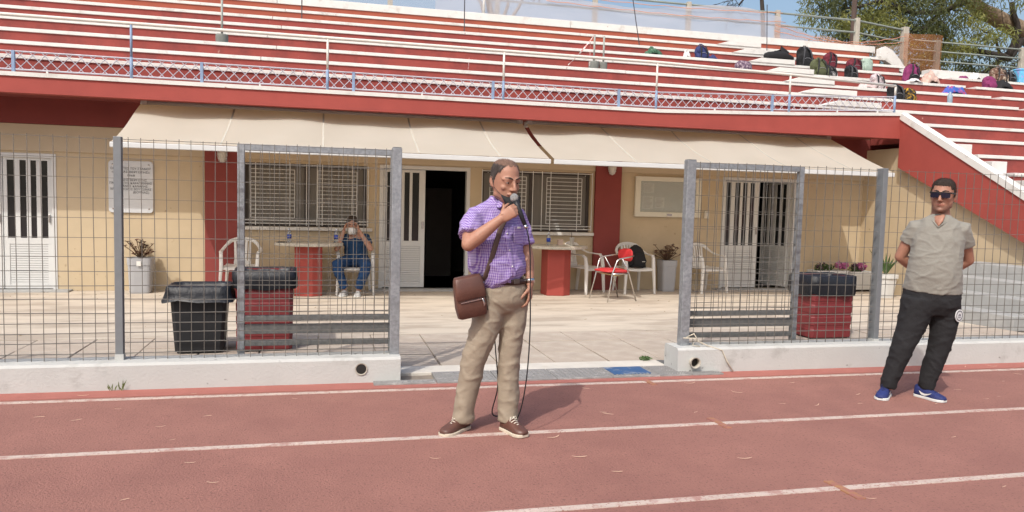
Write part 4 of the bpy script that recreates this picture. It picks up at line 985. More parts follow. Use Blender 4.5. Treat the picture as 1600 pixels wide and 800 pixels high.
for _ in range(90):
    a = Vector((random.uniform(25.5,31), random.uniform(26.5,28.5), random.uniform(7.0,9.2))); d = Vector((random.gauss(0,1), random.gauss(0,.4), random.gauss(.1,.7))).normalized(); l = random.uniform(.4,1.3)
    lb.tube([a-O, a+d*l*.5+Vector((0,0,.08))-O, a+d*l-O], .016, 4)
for _ in range(60):
    a = Vector((random.uniform(19.3,25), random.uniform(26.5,27.5), random.uniform(8.0,10.6))); d = Vector((random.gauss(-.3,1), random.gauss(0,.4), random.gauss(.1,.7))).normalized(); l = random.uniform(.4,1.2)
    lb.tube([a-O, a+d*l*.5+Vector((0,0,.08))-O, a+d*l-O], .018, 4)
lb.build('limbs', M_barkd, tr1, smooth=True)
cr1 = MB(); cr2 = MB()
def inwin(x, z): return (27.2 < x < 29.3 and 8.2 < z < 9.55) or (x > 29.4 and z > 8.9 and z < 10.2 and random.random() < .6)
for _ in range(700):
    x = random.uniform(19.0, 27.3) if random.random() < .75 else random.uniform(26.8, 34)
    top = 13.5+.8*noise.noise(Vector((x*.5, 0, 3))); bot = 8.35-.14*(x-19)+.5*noise.noise(Vector((x*.9, 4, 0))) if x < 26.5 else 6.6
    z = random.uniform(bot, top); y = random.uniform(25.9, 29.5)
    if inwin(x, z): continue
    if noise.noise(Vector((x*.75, y*.4, z*.75))) < -.33: continue
    if x > 26.8 and 9.3 < z < 11 and random.random() < .75: continue
    (spray(cr1, Vector((x, y, z))-O, (.5,.5,.42), 75, .26, .022) if (noise.noise(Vector((x*.5, y, z*.6))) > -.12) else spray(cr2, Vector((x, y, z))-O, (.5,.5,.42), 75, .26, .022))
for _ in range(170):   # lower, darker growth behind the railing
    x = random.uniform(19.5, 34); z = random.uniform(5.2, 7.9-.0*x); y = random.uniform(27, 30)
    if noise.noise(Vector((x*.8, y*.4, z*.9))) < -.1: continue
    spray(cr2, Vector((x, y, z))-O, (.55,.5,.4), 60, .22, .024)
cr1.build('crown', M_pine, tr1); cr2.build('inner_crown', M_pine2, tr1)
tr2 = thing('dry_tree', 'dry brown treetop showing above the left end of the stand', 'tree', (9.5, 42, -.06)); O = Vector((9.5, 42, 0))
t2 = MB(); limb(t2, [(9.5,42,-.1), (9.4,42,6), (9.0,42,11), (8.0,42,15)], .4, .1); 
for xx in (6.5,7.8,10.5,12.2): limb(t2, [(9.2,42,10), ((9.2+xx)/2,42,13), (xx,42,13.8)], .12, .03)
t2.build('trunk', M_bark, tr2, smooth=True)
c3 = MB()
for _ in range(70):
    x = random.uniform(5.2, 12.8); z = random.uniform(12.6, 17)+.25*abs(x-9)
    spray(c3, Vector((x, random.uniform(41,43), z))-O, (.5,.5,.45), 60, .45, .04)
c3.build('crown', leafmat('dry_brown_leaf', (.13,.085,.045), (.22,.17,.08)), tr2)
tr3 = thing('bare_tree', 'bare thin twigs reaching into the sky above the white net', 'tree', (20.5, 33, -.06)); O = Vector((20.5, 33, 0))
t3 = MB(); limb(t3, [(20.5,33,-.1), (20.3,33,8), (19.6,33,13.5)], .22, .06)
def twig(p, d, l, r, n):
    q = p+d*l; mid = p+d*l*.5+Vector((random.gauss(0,.06), 0, random.gauss(0,.06)))*l; t3.tube([p-O, mid-O, q-O], r, 4)
    if n:
        for _ in range(3): twig(p+d*l*random.uniform(.4,1), (d+Vector((random.gauss(0,.6), random.gauss(0,.3), random.gauss(-.15,.45)))).normalized(), l*random.uniform(.5,.75), r*.6, n-1)
for s in range(5): twig(Vector((19.9,33,12.2+.2*s)), Vector((random.uniform(-1,.1), 0, random.uniform(-.55,-.1))).normalized(), random.uniform(1.2,1.8), .03, 3)
t3.build('branches', M_barkd, tr3)
up_ = thing('utility_pole', 'dark wooden pole rising behind the end of the top railing', 'pole', (14.35, 19.0, -.06)); MB().stroke([(0,0,0), (0,0,11)], [.085,.065], seg=12, round_ends=False).build('pole_shaft', mat('dark_wood', (.075,.05,.04), .9, .3, 4, .5, 20, stretch=(8,8,.5)), up_, smooth=True); MB().box(-.6,.6,-.05,.05,10.2,10.32).build('cross_arm', M_barkd, up_)

# ================================================================== PEOPLE
def skinmat(name, col): return mat(name, col, .5, .10, 14, .12, 260, spec=.35, sub=.12, stain=tuple(c*k for c, k in zip(col, (.95,.78,.74))), sscale=9, samt=.5)
HEAD = [(.120,.012,.015,.02), (.113,.012,.040,.052), (.095,.010,.060,.078), (.065,.008,.072,.092), (.03,.004,.0755,.097), (0,.002,.075,.095), (-.03,-.003,.0715,.089), (-.06,-.012,.064,.079), (-.085,-.021,.056,.068), (-.105,-.032,.045,.054), (-.12,-.043,.030,.037), (-.128,-.048,.012,.016)]
def head_parts(m, T, broad=1.0, jaw=1.0):
    """skull, nose, brow, cheeks, lips, ears, in head space (face to -y), placed by T"""
    old = m.M; m.M = T
    rs = []
    for z, y, a, b in HEAD:
        k = broad*(jaw if z < -.05 else 1); rs.append([(a*k*math.cos(2*math.pi*j/24), y+b*math.sin(2*math.pi*j/24), z) for j in range(24)])
    m.rings(rs)
    m.stroke([(0,-.092,.016), (0,-.107,-.012), (0,-.119,-.036)], [(.008,.010), (.0105,.012), (.0135,.011)], side=(1,0,0), seg=10)
    for e in (-1, 1):
        m.ell((e*.0125,-.104,-.041), (.0095,.011,.0085)); m.ell((e*.041,-.064,-.031), (.021,.018,.018)); m.ell((e*.052,-.006,-.078), (.017*jaw,.026,.022))
        m.stroke([(e*.012,-.094,.020), (e*.034,-.089,.023), (e*.055,-.066,.017)], [(.009,.008)]*3, seg=8)
        m.stroke([(e*.014,-.090,.007), (e*.031,-.0895,.0085), (e*.047,-.078,.004)], [.0056]*3, seg=8)
        m.stroke([(e*.016,-.087,-.009), (e*.031,-.086,-.011), (e*.046,-.075,-.007)], [.004]*3, seg=8)
        m.ell((e*.0785*broad,.016,-.008), (.008,.019,.032), rot=Matrix.Rotation(R(-12), 3, 'X') @ Matrix.Rotation(e*R(-22), 3, 'Z')); m.ell((e*.074*broad,.008,-.033), (.008,.010,.012))
    m.stroke([(-.024,-.086,-.066), (-.008,-.097,-.0645), (.008,-.097,-.0645), (.024,-.086,-.066)], [(.006,.005)]*4, seg=8)
    m.stroke([(-.020,-.084,-.078), (0,-.094,-.0785), (.020,-.084,-.078)], [(.0065,.006)]*3, seg=8)
    m.ell((0,-.078,-.108), (.022,.018,.017))
    m.M = old
def face_details(par, T, hair, browz=.0, eyes=True, lips=True, open_mouth=False):
    ew = mat('eye_white', (.30,.26,.24), .35); ir = mat('iris', (.03,.018,.012), .2); br = hair; lp = mat('lips', (.36,.13,.11), .45, .1, 20)
    if eyes:
        for e in (-1, 1):
            m = MB(); m.M = T; m.ell((e*.031,-.0795,-.001), (.0125,.0108,.0065)); o = m.build('eye', ew, par, smooth=True)
            m = MB(); m.M = T; m.ell((e*.0305,-.0885,-.0005), (.0058,.0035,.0058)); m.build('iris', ir, o, smooth=True)
    for e in (-1, 1):
        m = MB(); m.M = T; m.stroke([(e*.013,-.1005,.0225+browz), (e*.03,-.0985,.0285+browz), (e*.05,-.0775,.0245+browz)], [(.0035,.0042), (.0035,.005), (.002,.003)], seg=8); m.build('eyebrow', br, par, smooth=True)
    if lips:
        m = MB(); m.M = T; m.stroke([(-.025,-.086,-.0705), (0,-.1005,-.071), (.025,-.086,-.0705)], [(.0032,.004 if not open_mouth else .0075)]*3, seg=8); m.build('mouth', mat('mouth_dark', (.16,.05,.045), .6) if open_mouth else lp, par, smooth=True)
def hand(m, wrist, d, n, s, curls, thumb=(.5,.6), spread=.02, sc=1.0):
    """palm and five fingers: d along the hand, n the side the fingers curl to, s towards the thumb"""
    d, n, s = Vector(d).normalized(), Vector(n).normalized(), Vector(s); s = (s-d*s.dot(d)).normalized(); n = d.cross(s) if d.cross(s).dot(n) > 0 else -d.cross(s)
    w = Vector(wrist); m.stroke([w-d*.01*sc, w+d*.035*sc, w+d*.085*sc], [(.026*sc,.018*sc), (.038*sc,.0165*sc), (.040*sc,.0125*sc)], side=s, seg=14)
    for i, (ln, off) in enumerate(((.92,.030), (1.02,.0105), (.96,-.0095), (.78,-.029))):
        p = w+d*(.088-.004*abs(i-1))*sc+s*off*sc; a = 0; pts = [p-d*.02*sc, p]; c_ = curls[i] if isinstance(curls[i], (list, tuple)) else (curls[i],)*3
        for k, l in enumerate((.042, .027, .021)):
            a += R(c_[k]); dv = d*math.cos(a)+n*math.sin(a)+s*((1.5-i)*spread); p = p+dv*l*ln*sc; pts.append(p)
        m.stroke(pts, [.0092*sc, .0092*sc, .0084*sc, .0078*sc, .0066*sc], seg=10)
    p = w+d*.028*sc+s*.026*sc; t1 = (s*.75+d*.62+n*thumb[0]).normalized(); t2 = (s*.25+d*.75+n*(thumb[0]+thumb[1])).normalized(); q = p+t1*.04*sc; q2 = q+t2*.034*sc
    m.stroke([p-t1*.012*sc, p+t1*.012*sc, q, q2, q2+t2*.022*sc], [.013*sc, .0125*sc, .0102*sc, .0095*sc, .0072*sc], seg=10)
def shoe(par, name, heel, toe, m_up, m_sole, w_=.048, h=.085, laces=None, extra=None):
    """upper and sole as two parts; heel and toe are points on the ground"""
    h0, t0 = Vector(heel), Vector(toe); d = (t0-h0); ln = d.length; d.normalize(); sd = Vector((0,0,1)).cross(d)
    T = Matrix(((d.x, sd.x, 0, h0.x), (d.y, sd.y, 0, h0.y), (0, 0, 1, 0), (0, 0, 0, 1)))
    prof = [(0,.55,.9), (.06,.78,1.0), (.2,.82,1.0), (.38,.82,.92), (.55,.94,.70), (.72,1.05,.52), (.86,.98,.40), (.95,.74,.32), (1.0,.40,.24)]
    so_ = MB(); so_.M = T; ou = [(p*ln, k*w_*1.10+.002) for p, k, _ in prof]; poly = [(x, y) for x, y in ou]+[(x, -y) for x, y in reversed(ou)]
    lo = [(x, y, .001+.012*max(0, x/ln-.8)) for x, y in poly]; hi = [(x, y, .022+.012*max(0, x/ln-.8)) for x, y in poly]
    so_.rings([lo, hi]); 
    u_ = MB(); u_.M = T; rs = []
    for p, k, hh in prof:
        ring = []
        for j in range(14):
            th = math.pi*j/13; ring.append((p*ln, k*w_*math.copysign(abs(math.cos(th))**.75, math.cos(th)), .02+h*hh*abs(math.sin(th))**.8))
        rs.append(ring)
    u_.rings(rs); o = u_.build(name, m_up, par, smooth=True); so_.build('sole', m_sole, o, bevel=.004)
    if laces:
        l = MB(); l.M = T
        for i in range(4):
            x = ln*(.44+.07*i); z = .02+h*(.88-.11*i); l.stroke([(x,-.024,z-.008), (x+.004,0,z+.004), (x,.024,z-.008)], .0032, seg=6)
        l.stroke([(ln*.42,0,.02+h*.95), (ln*.43,.022,.02+h*1.02), (ln*.46,.03,.02+h*.80), (ln*.43,.005,.02+h*.95)], .003, seg=6); l.stroke([(ln*.42,0,.02+h*.95), (ln*.44,-.02,.02+h*1.0), (ln*.47,-.028,.02+h*.74)], .003, seg=6)
        l.build('laces', laces, o, smooth=True)
    if extra:
        for e in (-1, 1):
            k = MB(); k.M = T; pts = [(.30,.040), (.36,.030), (.50,.034), (.72,.060)]; vs = []
            for (u, z), hw in zip(((.22,.058), (.30,.040), (.42,.036), (.55,.046), (.66,.060)), (.003,.009,.008,.005,.001)):
                yy = e*(np.interp(u, [q[0] for q in prof], [q[1] for q in prof])*w_*(.985)+.0035); vs += [(u*ln, yy, z-hw), (u*ln, yy*.97, z+hw)]
            k.add(vs, [(2*i, 2*i+1, 2*i+3, 2*i+2) for i in range(4)]); k.build('side_mark', extra, o)
    return o
def folds(a, seed=0, zk=1.0):
    """creases of cloth: narrow slanting ridges, strong in some places and absent in others"""
    def f(p):
        m = max(0, min(1, .5+1.3*noise.noise(Vector((p.x*3.1+seed, p.y*3.1, p.z*3.7)))))
        c1 = max(0, 1-5.5*abs(noise.noise(Vector((p.x*4+p.z*5+seed, p.y*4, p.z*5.5-p.x*7)))))
        c2 = max(0, 1-5.0*abs(noise.noise(Vector((p.x*7-p.z*6, p.y*7+seed, p.z*10*zk+p.x*8)))))
        c3 = max(0, 1-4.5*abs(noise.noise(Vector((p.x*6+seed*2, p.y*6, p.z*13*zk-p.x*3)))))
        return a*(c1*.9+.75*c2*m+.6*c3*(1-m)-.35+.5*noise.noise(p*5))
    return f
ROTP = -YAW
def HT(c, yaw, pitch=0, roll=0, sc=1.0): return Matrix.Translation(c) @ Matrix.Rotation(yaw, 4, 'Z') @ Matrix.Rotation(pitch, 4, 'X') @ Matrix.Rotation(roll, 4, 'Y') @ Matrix.Scale(sc, 4)

# ---------------------------------------------------------------- man with the microphone
mn = thing('person', 'person in purple checked shirt and khaki trousers speaking into a microphone', 'person', (1.03, 4.80, 0), ROTP)
SK1 = skinmat('tanned_skin', (.36,.185,.125)); HR1 = mat('grey_brown_hair', (.072,.055,.048), .8, .35, 90, .9, 300, stain=(.19,.155,.138), sscale=30, samt=.8, stretch=(1,1,.5))
ph_ = R(36); lat = Vector((math.cos(ph_), math.sin(ph_), 0)); fac = Vector((math.sin(ph_), -math.cos(ph_), 0))
TH = HT((.092,-.045,1.622), R(32), R(9), R(0), 1.09)
b = MB(); head_parts(b, TH, 1.0, 1.06)
shR, shL = Vector((-.105,-.105,1.425)), Vector((.172,.10,1.405)); elR, wrR = Vector((-.118,-.27,1.225)), Vector((.075,-.262,1.385)); elL, wrL = Vector((.246,.065,1.15)), Vector((.268,-.02,.965))
b.stroke([(.088,-.01,1.54), (.062,.012,1.49), (.045,.01,1.43)], [(.056,.06), (.060,.062), (.066,.066)], side=lat, seg=16)
b.stroke([(.045,.0,1.43), (.04,0,1.30), (.06,0,1.12), (.09,0,.98), (.095,0,.88)], [(.09,.06), (.14,.095), (.155,.115), (.14,.11), (.14,.11)], side=lat, seg=20)
b.stroke([shR+Vector((.014,0,-.048)), shR.lerp(elR,.45), elR], [.048, .048, .043], seg=14); b.stroke([elR, elR.lerp(wrR,.3), elR.lerp(wrR,.7), wrR], [.043, .046, .036, .0275], seg=14)
b.stroke([shL+Vector((-.01,0,-.025)), shL.lerp(elL,.5), elL], [.046, .045, .041], seg=14); b.stroke([elL, elL.lerp(wrL,.3), elL.lerp(wrL,.75), wrL], [.041, .042, .032, .026], seg=14)
for hx, hy, kx, ky, ax in ((.03,-.03,-.075,-.04,-.14), (.165,.03,.142,.02,.155)): b.stroke([(hx,hy,.86), (kx,ky,.47), (ax,.0,.07)], [.075, .05, .036], seg=12)
mic0 = Vector((.152,-.205,1.515)); mic1 = Vector((.222,-.262,1.352)); mdir = (mic1-mic0).normalized()
grip = mic0.lerp(mic1, .36)
hd_ = (Vector((.165,-.215,1.468))-wrR).normalized(); 
# right hand closed round the microphone
hand(b, wrR, (.80,-.12,.58), (.35,.90,-.25), (-.45,.15,.88), [(52,72,55), (55,75,55), (58,75,55), (60,75,55)], thumb=(.75,.3), spread=.01, sc=1.02)
# left hand hanging, slightly curled
hand(b, wrL, (.03,-.10,-1), (-.55,-.6,.1), (-.25,-.9,.0), [(22,28,22), (26,32,25), (30,34,26), (34,36,28)], thumb=(.35,.25), sc=1.02)
body = remesh('body', b, .0052, SK1, mn, 2)
IT = TH.inverted()
def hair1(c):
    q = IT @ c; z = q.z; y = q.y+.005*noise.noise(q*60); t = min(1, abs(q.x)/.075)
    if z < -.058 or (abs(q.x) > .0795 and z < .03): return False
    if y > .035: return z < .092
    if z > .05: return z < .092 and y > -.062+.030*t*t and t > .45
    return z > -.012 and y > -.004-.020*max(0, min(1, z/.05)) and abs(q.x) > .045
def crown1(c):
    q = IT @ c; t = min(1, abs(q.x)/.075); y = q.y+.010*noise.noise(q*45)
    return not hair1(c) and q.z > .05 and y > -.066+.034*t*t
shell('hair', body, hair1, .0032, HR1, mn, 0, 90, 2600, Vector((-.3,.5,-.7)))
shell('thin_crown_hair', body, crown1, .0014, mat('thin_hair', (.20,.118,.084), .75, .3, 120, .6, 300), mn, 0, 90, 900, Vector((-.3,.8,.1)))
face_details(mn, TH, mat('brow_hair', (.05,.035,.03), .9), 0, open_mouth=True)
def mask1(c):
    q = IT @ c; return -.150 < q.z < -.086-.35*max(0, abs(q.x)-.03) and q.y < .0 and abs(q.x) < .07 and (q.y < -.02 or q.z > -.12)
MK1 = mat('black_mask', (.012,.012,.013), .8, .2, 30, .3, 80)
mk_ = MB(); mk_.M = TH
for z, y, a, bb in ((-.076,-.028,.066,.082), (-.092,-.031,.066,.083), (-.112,-.034,.060,.080), (-.132,-.036,.048,.066), (-.146,-.034,.032,.045)): pass
rs = []
for z, y, a, bb in ((-.082,-.030,.070,.090), (-.104,-.034,.072,.101), (-.130,-.040,.066,.104), (-.152,-.046,.056,.090), (-.168,-.044,.044,.066)):
    rs.append([(a*math.sin(t_), y-bb*math.cos(t_), -.112+(z+.112)*(1-.55*(abs(t_)/1.1)**2)+.030*(abs(t_)/1.1)**2) for t_ in [(-1.1+2.2*j/20) for j in range(21)]])
vs = [q for r in rs for q in r]; mk_.add(vs, [(i*21+j, i*21+j+1, (i+1)*21+j+1, (i+1)*21+j) for i in range(4) for j in range(20)])
mo = mk_.build('face_mask', MK1, mn, smooth=True); s_ = mo.modifiers.new('s', 'SOLIDIFY'); s_.thickness = .004
for e in (-1, 1):
    q = MB(); q.M = TH; q.stroke([(e*.062,-.072,-.072), (e*.077,-.015,-.04), (e*.086,.012,.018), (e*.084,.03,.012)], .0013, seg=6); q.stroke([(e*.060,-.068,-.095), (e*.074,-.008,-.085), (e*.083,.03,-.035), (e*.084,.03,.012)], .0013, seg=6); q.build('ear_loop', MK1, mo, smooth=True)
# gingham shirt
gm = bpy.data.materials.new('purple_check'); gm.use_nodes = True; t = gm.node_tree; N = t.nodes; K = t.links; pb_ = N['Principled BSDF']; pb_.inputs['Roughness'].default_value = .85; pb_.inputs['Specular IOR Level'].default_value = .2
tc = N.new('ShaderNodeTexCoord'); sx = N.new('ShaderNodeSeparateXYZ'); K.new(tc.outputs['Object'], sx.inputs[0])
def mth(op, a, b_=None):
    m = N.new('ShaderNodeMath'); m.operation = op
    for i, v in enumerate((a, b_)):
        if v is None: continue
        if isinstance(v, (int, float)): m.inputs[i].default_value = v
        else: K.new(v, m.inputs[i])
    return m.outputs[0]
dn = N.new('ShaderNodeTexNoise'); dn.inputs['Scale'].default_value = 7; K.new(tc.outputs['Object'], dn.inputs['Vector'])
uu = mth('ADD', mth('ADD', mth('MULTIPLY', sx.outputs[0], .9), mth('MULTIPLY', sx.outputs[1], .75)), mth('MULTIPLY', dn.outputs[0], .03))
vv = mth('ADD', sx.outputs[2], mth('MULTIPLY', dn.outputs[0], .03))
c_u = mth('GREATER_THAN', mth('SINE', mth('MULTIPLY', uu, 2*math.pi/.0125)), .0); c_v = mth('GREATER_THAN', mth('SINE', mth('MULTIPLY', vv, 2*math.pi/.017)), .1)
fac_ = mth('MULTIPLY', mth('ADD', mth('MULTIPLY', c_u, .62), mth('MULTIPLY', c_v, .38)), 1)
rp_ = N.new('ShaderNodeValToRGB'); rp_.color_ramp.elements[0].color = (.40,.33,.52,1); rp_.color_ramp.elements[1].color = (.155,.08,.31,1); K.new(fac_, rp_.inputs[0]); K.new(rp_.outputs[0], pb_.inputs['Base Color'])
nb_ = N.new('ShaderNodeTexNoise'); nb_.inputs['Scale'].default_value = 14; nb_.inputs['Detail'].default_value = 4; K.new(tc.outputs['Object'], nb_.inputs['Vector']); bp_ = N.new('ShaderNodeBump'); bp_.inputs['Strength'].default_value = .5; bp_.inputs['Distance'].default_value = .02; K.new(nb_.outputs[0], bp_.inputs['Height']); K.new(bp_.outputs[0], pb_.inputs['Normal'])
s = MB()
s.stroke([(.092,.0,.992), (.080,-.010,1.03), (.052,-.02,1.10), (.035,-.018,1.22), (.028,-.008,1.33), (.034,.002,1.42), (.045,.008,1.468)], [(.166,.140), (.184,.155), (.190,.156), (.188,.146), (.186,.13), (.150,.10), (.085,.075)], side=lat, seg=28, round_ends=False)
s.stroke([(-.02,-.05,1.42), shR+Vector((.014,0,-.046)), shR.lerp(elR,.40), shR.lerp(elR,.74)], [(.072,.07), (.070,.070), (.071,.071), (.074,.078)], seg=18, round_ends=False)
s.stroke([(.10,.06,1.42), shL+Vector((-.01,0,-.02)), shL.lerp(elL,.45), shL.lerp(elL,.78)], [(.07,.07), (.074,.072), (.068,.070), (.066,.078)], seg=18, round_ends=False)
s.stroke([(.045,.012,1.44), (.058,.014,1.475), (.068,.014,1.505)], [(.115,.09), (.086,.080), (.074,.074)], side=lat, seg=20, round_ends=False)
shirt = remesh('shirt', s, .0085, gm, mn, 3, folds(.0085, 1))
# placket opening, collar flaps, pocket label
for e, c0, c1, c2 in ((-1, (.075,-.066,1.50), (.058,-.098,1.455), (.035,-.085,1.462)), (1, (.115,-.04,1.50), (.128,-.082,1.445), (.145,-.055,1.455))):
    m = MB(); m.stroke([c0, c1], [(.026,.006), (.018,.006)], side=Vector(c2)-Vector(c1), seg=8); m.build('collar_flap', gm, shirt, smooth=True)
m = MB(); m.stroke([(.100,-.078,1.47), (.105,-.108,1.42), (.107,-.124,1.37)], [(.028,.012), (.018,.012), (.006,.008)], side=lat, seg=10); m.build('open_neck', SK1, shirt, smooth=True)
pl_ = [(.104,-.113,1.33), (.121,-.136,1.22), (.144,-.146,1.10), (.168,-.134,1.03)]; pl_ = [Vector(q)+fac*.004 for q in pl_]
m = MB(); m.stroke(pl_, [(.017,.0035)]*4, side=lat, seg=8, power=.6); m.build('placket', gm, shirt, smooth=True)
for q in (.12, .42, .72):
    i_ = int(q*3); c_ = pl_[i_].lerp(pl_[i_+1], q*3-i_)+fac*.004; m = MB(); m.ell(c_, (.0055,.0055,.0055), 8); m.build('button', M_plast, shirt, smooth=True)
pc = Vector((.185,-.072,1.285)); m = MB(); m.M = Matrix.Translation(pc) @ Matrix.Rotation(R(52), 4, 'Z'); m.box(-.05,.05,-.006,.0,-.06,.055); m.build('breast_pocket', gm, shirt, bevel=.003)
m = MB(); m.M = Matrix.Translation(pc) @ Matrix.Rotation(R(52), 4, 'Z'); m.box(-.02,.012,-.008,-.005,.038,.050); m.build('pocket_label', M_plast, shirt)
# khaki trousers
KH = mat('khaki', (.285,.235,.175), .85, .08, 10, .5, 26, stain=(.25,.205,.15), sscale=5, samt=.5)
s = MB()
s.stroke([(.095,0,.995), (.095,0,.93), (.094,0,.86), (.094,0,.78)], [(.158,.128), (.172,.140), (.176,.142), (.14,.10)], side=lat, seg=26, round_ends=False)
s.stroke([(.022,-.035,.86), (.0,-.045,.72), (-.052,-.05,.56), (-.082,-.045,.46), (-.112,-.03,.30), (-.137,-.015,.14), (-.142,-.012,.055)], [(.108,.112), (.098,.102), (.086,.089), (.079,.082), (.073,.077), (.069,.074), (.072,.079)], seg=22, round_ends=False)
s.stroke([(.165,.035,.86), (.165,.032,.72), (.153,.028,.56), (.146,.026,.46), (.146,.024,.30), (.150,.022,.14), (.152,.02,.055)], [(.100,.110), (.088,.100), (.078,.087), (.072,.080), (.069,.075), (.068,.074), (.072,.079)], seg=22, round_ends=False)
tro = remesh('trousers', s, .0085, KH, mn, 7, folds(.0068, 14))
# belt
bm_ = MB(); BL = mat('dark_belt', (.035,.018,.016), .45, .1, 12)
bm_.stroke([(.094,0,.970), (.094,0,1.004)], [(.171,.145), (.172,.148)], side=lat, seg=32, round_ends=False); bm_.build('belt', BL, mn, smooth=True)
bk = Vector((.094,0,.993))+fac*.150; m = MB(); m.M = Matrix.Translation(bk) @ Matrix.Rotation(ph_, 4, 'Z'); m.box(-.022,.022,-.004,.002,-.017,.017); m.build('belt_buckle', mat('dull_buckle', (.12,.10,.09), .4, metal=.6), mn, bevel=.004)
for o_ in (-.10, .085): m = MB(); m.M = Matrix.Translation((.094,0,.993)) @ Matrix.Rotation(ph_, 4, 'Z'); m.box(o_-.006, o_+.006, -.146+abs(o_)*.28, -.136+abs(o_)*.28, -.026, .024); m.build('belt_loop', KH, mn)
LE = mat('brown_leather', (.105,.045,.032), .42, .25, 8, .25, 60, spec=.5); SO = mat('cream_sole', (.55,.48,.38), .7, .08, 10); LC = mat('pale_lace', (.6,.54,.45), .8)
shoe(mn, 'shoe', (-.118,.045,0), (-.262,-.175,0), LE, SO, .048, .085, LC); shoe(mn, 'shoe', (.118,.035,0), (.262,-.155,0), LE, SO, .048, .085, LC)
m = MB(); m.stroke([wrL+Vector((0,0,.012)), wrL+Vector((-.002,.006,.034))], [(.031,.031)]*2, seg=18, round_ends=False); m.build('wrist_watch', M_chrome, mn, smooth=True)
# shoulder bag
bg_ = thing('shoulder_bag', 'brown leather shoulder bag hanging at the hip of the speaking person', 'bag', (1.03, 4.80, 0), ROTP)
BT = Matrix.Translation((-.110,-.185,.900)) @ Matrix.Rotation(R(22), 4, 'Z') @ Matrix.Rotation(R(-11), 4, 'Y')
m = MB(); m.M = BT; rs = []
for z, a, d in ((-.132,.080,.030), (-.126,.092,.040), (-.06,.098,.046), (.05,.092,.042), (.11,.084,.034), (.128,.076,.026)): rs.append([(a*math.copysign(abs(math.cos(q))**.35, math.cos(q)), d*math.copysign(abs(math.sin(q))**.45, math.sin(q)), z) for q in [2*math.pi*(j+.5)/28 for j in range(28)]])
m.rings(rs); m.build('bag_body', LE, bg_, smooth=True)
m = MB(); m.M = BT; rs = []
for z, a, d in ((.131,.080,.030), (.112,.088,.044), (.05,.095,.0515), (-.008,.097,.0535), (-.012,.097,.049)): rs.append([(a*x_, -d+.006*abs(x_)**6, z) for x_ in [(-1+2*j/14) for j in range(15)]])
vs = [q for r in rs for q in r]; m.add(vs, [(i*15+j, i*15+j+1, (i+1)*15+j+1, (i+1)*15+j) for i in range(4) for j in range(14)]); fo = m.build('bag_flap', LE, bg_, smooth=True); q = fo.modifiers.new('s', 'SOLIDIFY'); q.thickness = .004
m = MB(); m.M = BT; m.box(-.075,.078,-.0505,-.0455,-.028,-.021); m.build('zip', M_chrome, bg_); m = MB(); m.M = BT; m.stroke([(.066,-.054,-.025), (.070,-.056,-.055), (.068,-.055,-.066)], [.005,.007,.005], seg=8); m.build('zip_puller', M_chrome, bg_, smooth=True)
m = MB(); m.M = BT; m.box(.0975,.101,-.02,.02,-.11,.10); m.build('side_gusset', BL, bg_, bevel=.002)
m = MB(); m.stroke([(-.033,-.155,.985), (-.012,-.185,1.03), (.018,-.190,1.12), (.045,-.184,1.22), (.072,-.165,1.32), (.105,-.12,1.40), (.135,-.055,1.455), (.135,.02,1.475), (.10,.09,1.44)], [(.018,.004)]*9, side=(1,.55,0), seg=8); m.build('strap', mat('brown_strap', (.095,.06,.048), .6, .1, 20), bg_, smooth=True)
m = MB(); m.stroke([(-.038,-.165,.965), (-.030,-.158,.99)], [(.012,.006)]*2, seg=10); m.build('strap_ring', M_chrome, bg_, smooth=True)
# microphone and cable
mc = thing('microphone', 'black handheld microphone with silver head and cable', 'microphone', (1.03, 4.80, 0), ROTP)
m = MB(); m.ell(mic0, (.026,.026,.027), 16); m.build('mic_head', mat('mic_mesh', (.45,.44,.42), .4, .15, 200, .8, 900, metal=.6), mc, smooth=True)
m = MB(); m.stroke([mic0+mdir*.024, mic0+mdir*.06, mic1], [.019, .017, .0125], seg=14, round_ends=False); m.build('mic_handle', M_bin, mc, smooth=True)
m = MB(); m.stroke([mic1, mic1+mdir*.022], [.0115, .011], seg=12, round_ends=False); m.build('plug', M_chrome, mc, smooth=True)
def smoothpath(P, n=8):
    P = [Vector(q) for q in P]; out = []
    for i in range(len(P)-1):
        p0, p1, p2, p3 = P[max(i-1,0)], P[i], P[i+1], P[min(i+2, len(P)-1)]
        for k in range(n):
            u = k/n; out.append(.5*((2*p1)+(p2-p0)*u+(2*p0-5*p1+4*p2-p3)*u*u+(3*p1-p0-3*p2+p3)*u**3))
    return out+[P[-1]]
e_ = mic1+mdir*.022
m = MB(); m.tube(smoothpath([e_, e_+Vector((.014,.0,-.05)), (.258,-.235,1.18), (.266,-.215,.95), (.272,-.20,.70), (.262,-.17,.42), (.235,-.12,.20), (.20,.02,.06), (.17,.16,.012), (.10,.26,.012), (.04,.24,.05), (.075,.17,.25), (.055,.15,.50), (.035,.14,.72), (.04,.12,.86)]), .0042, 7); m.build('mic_cable', M_bin, mc, smooth=True)

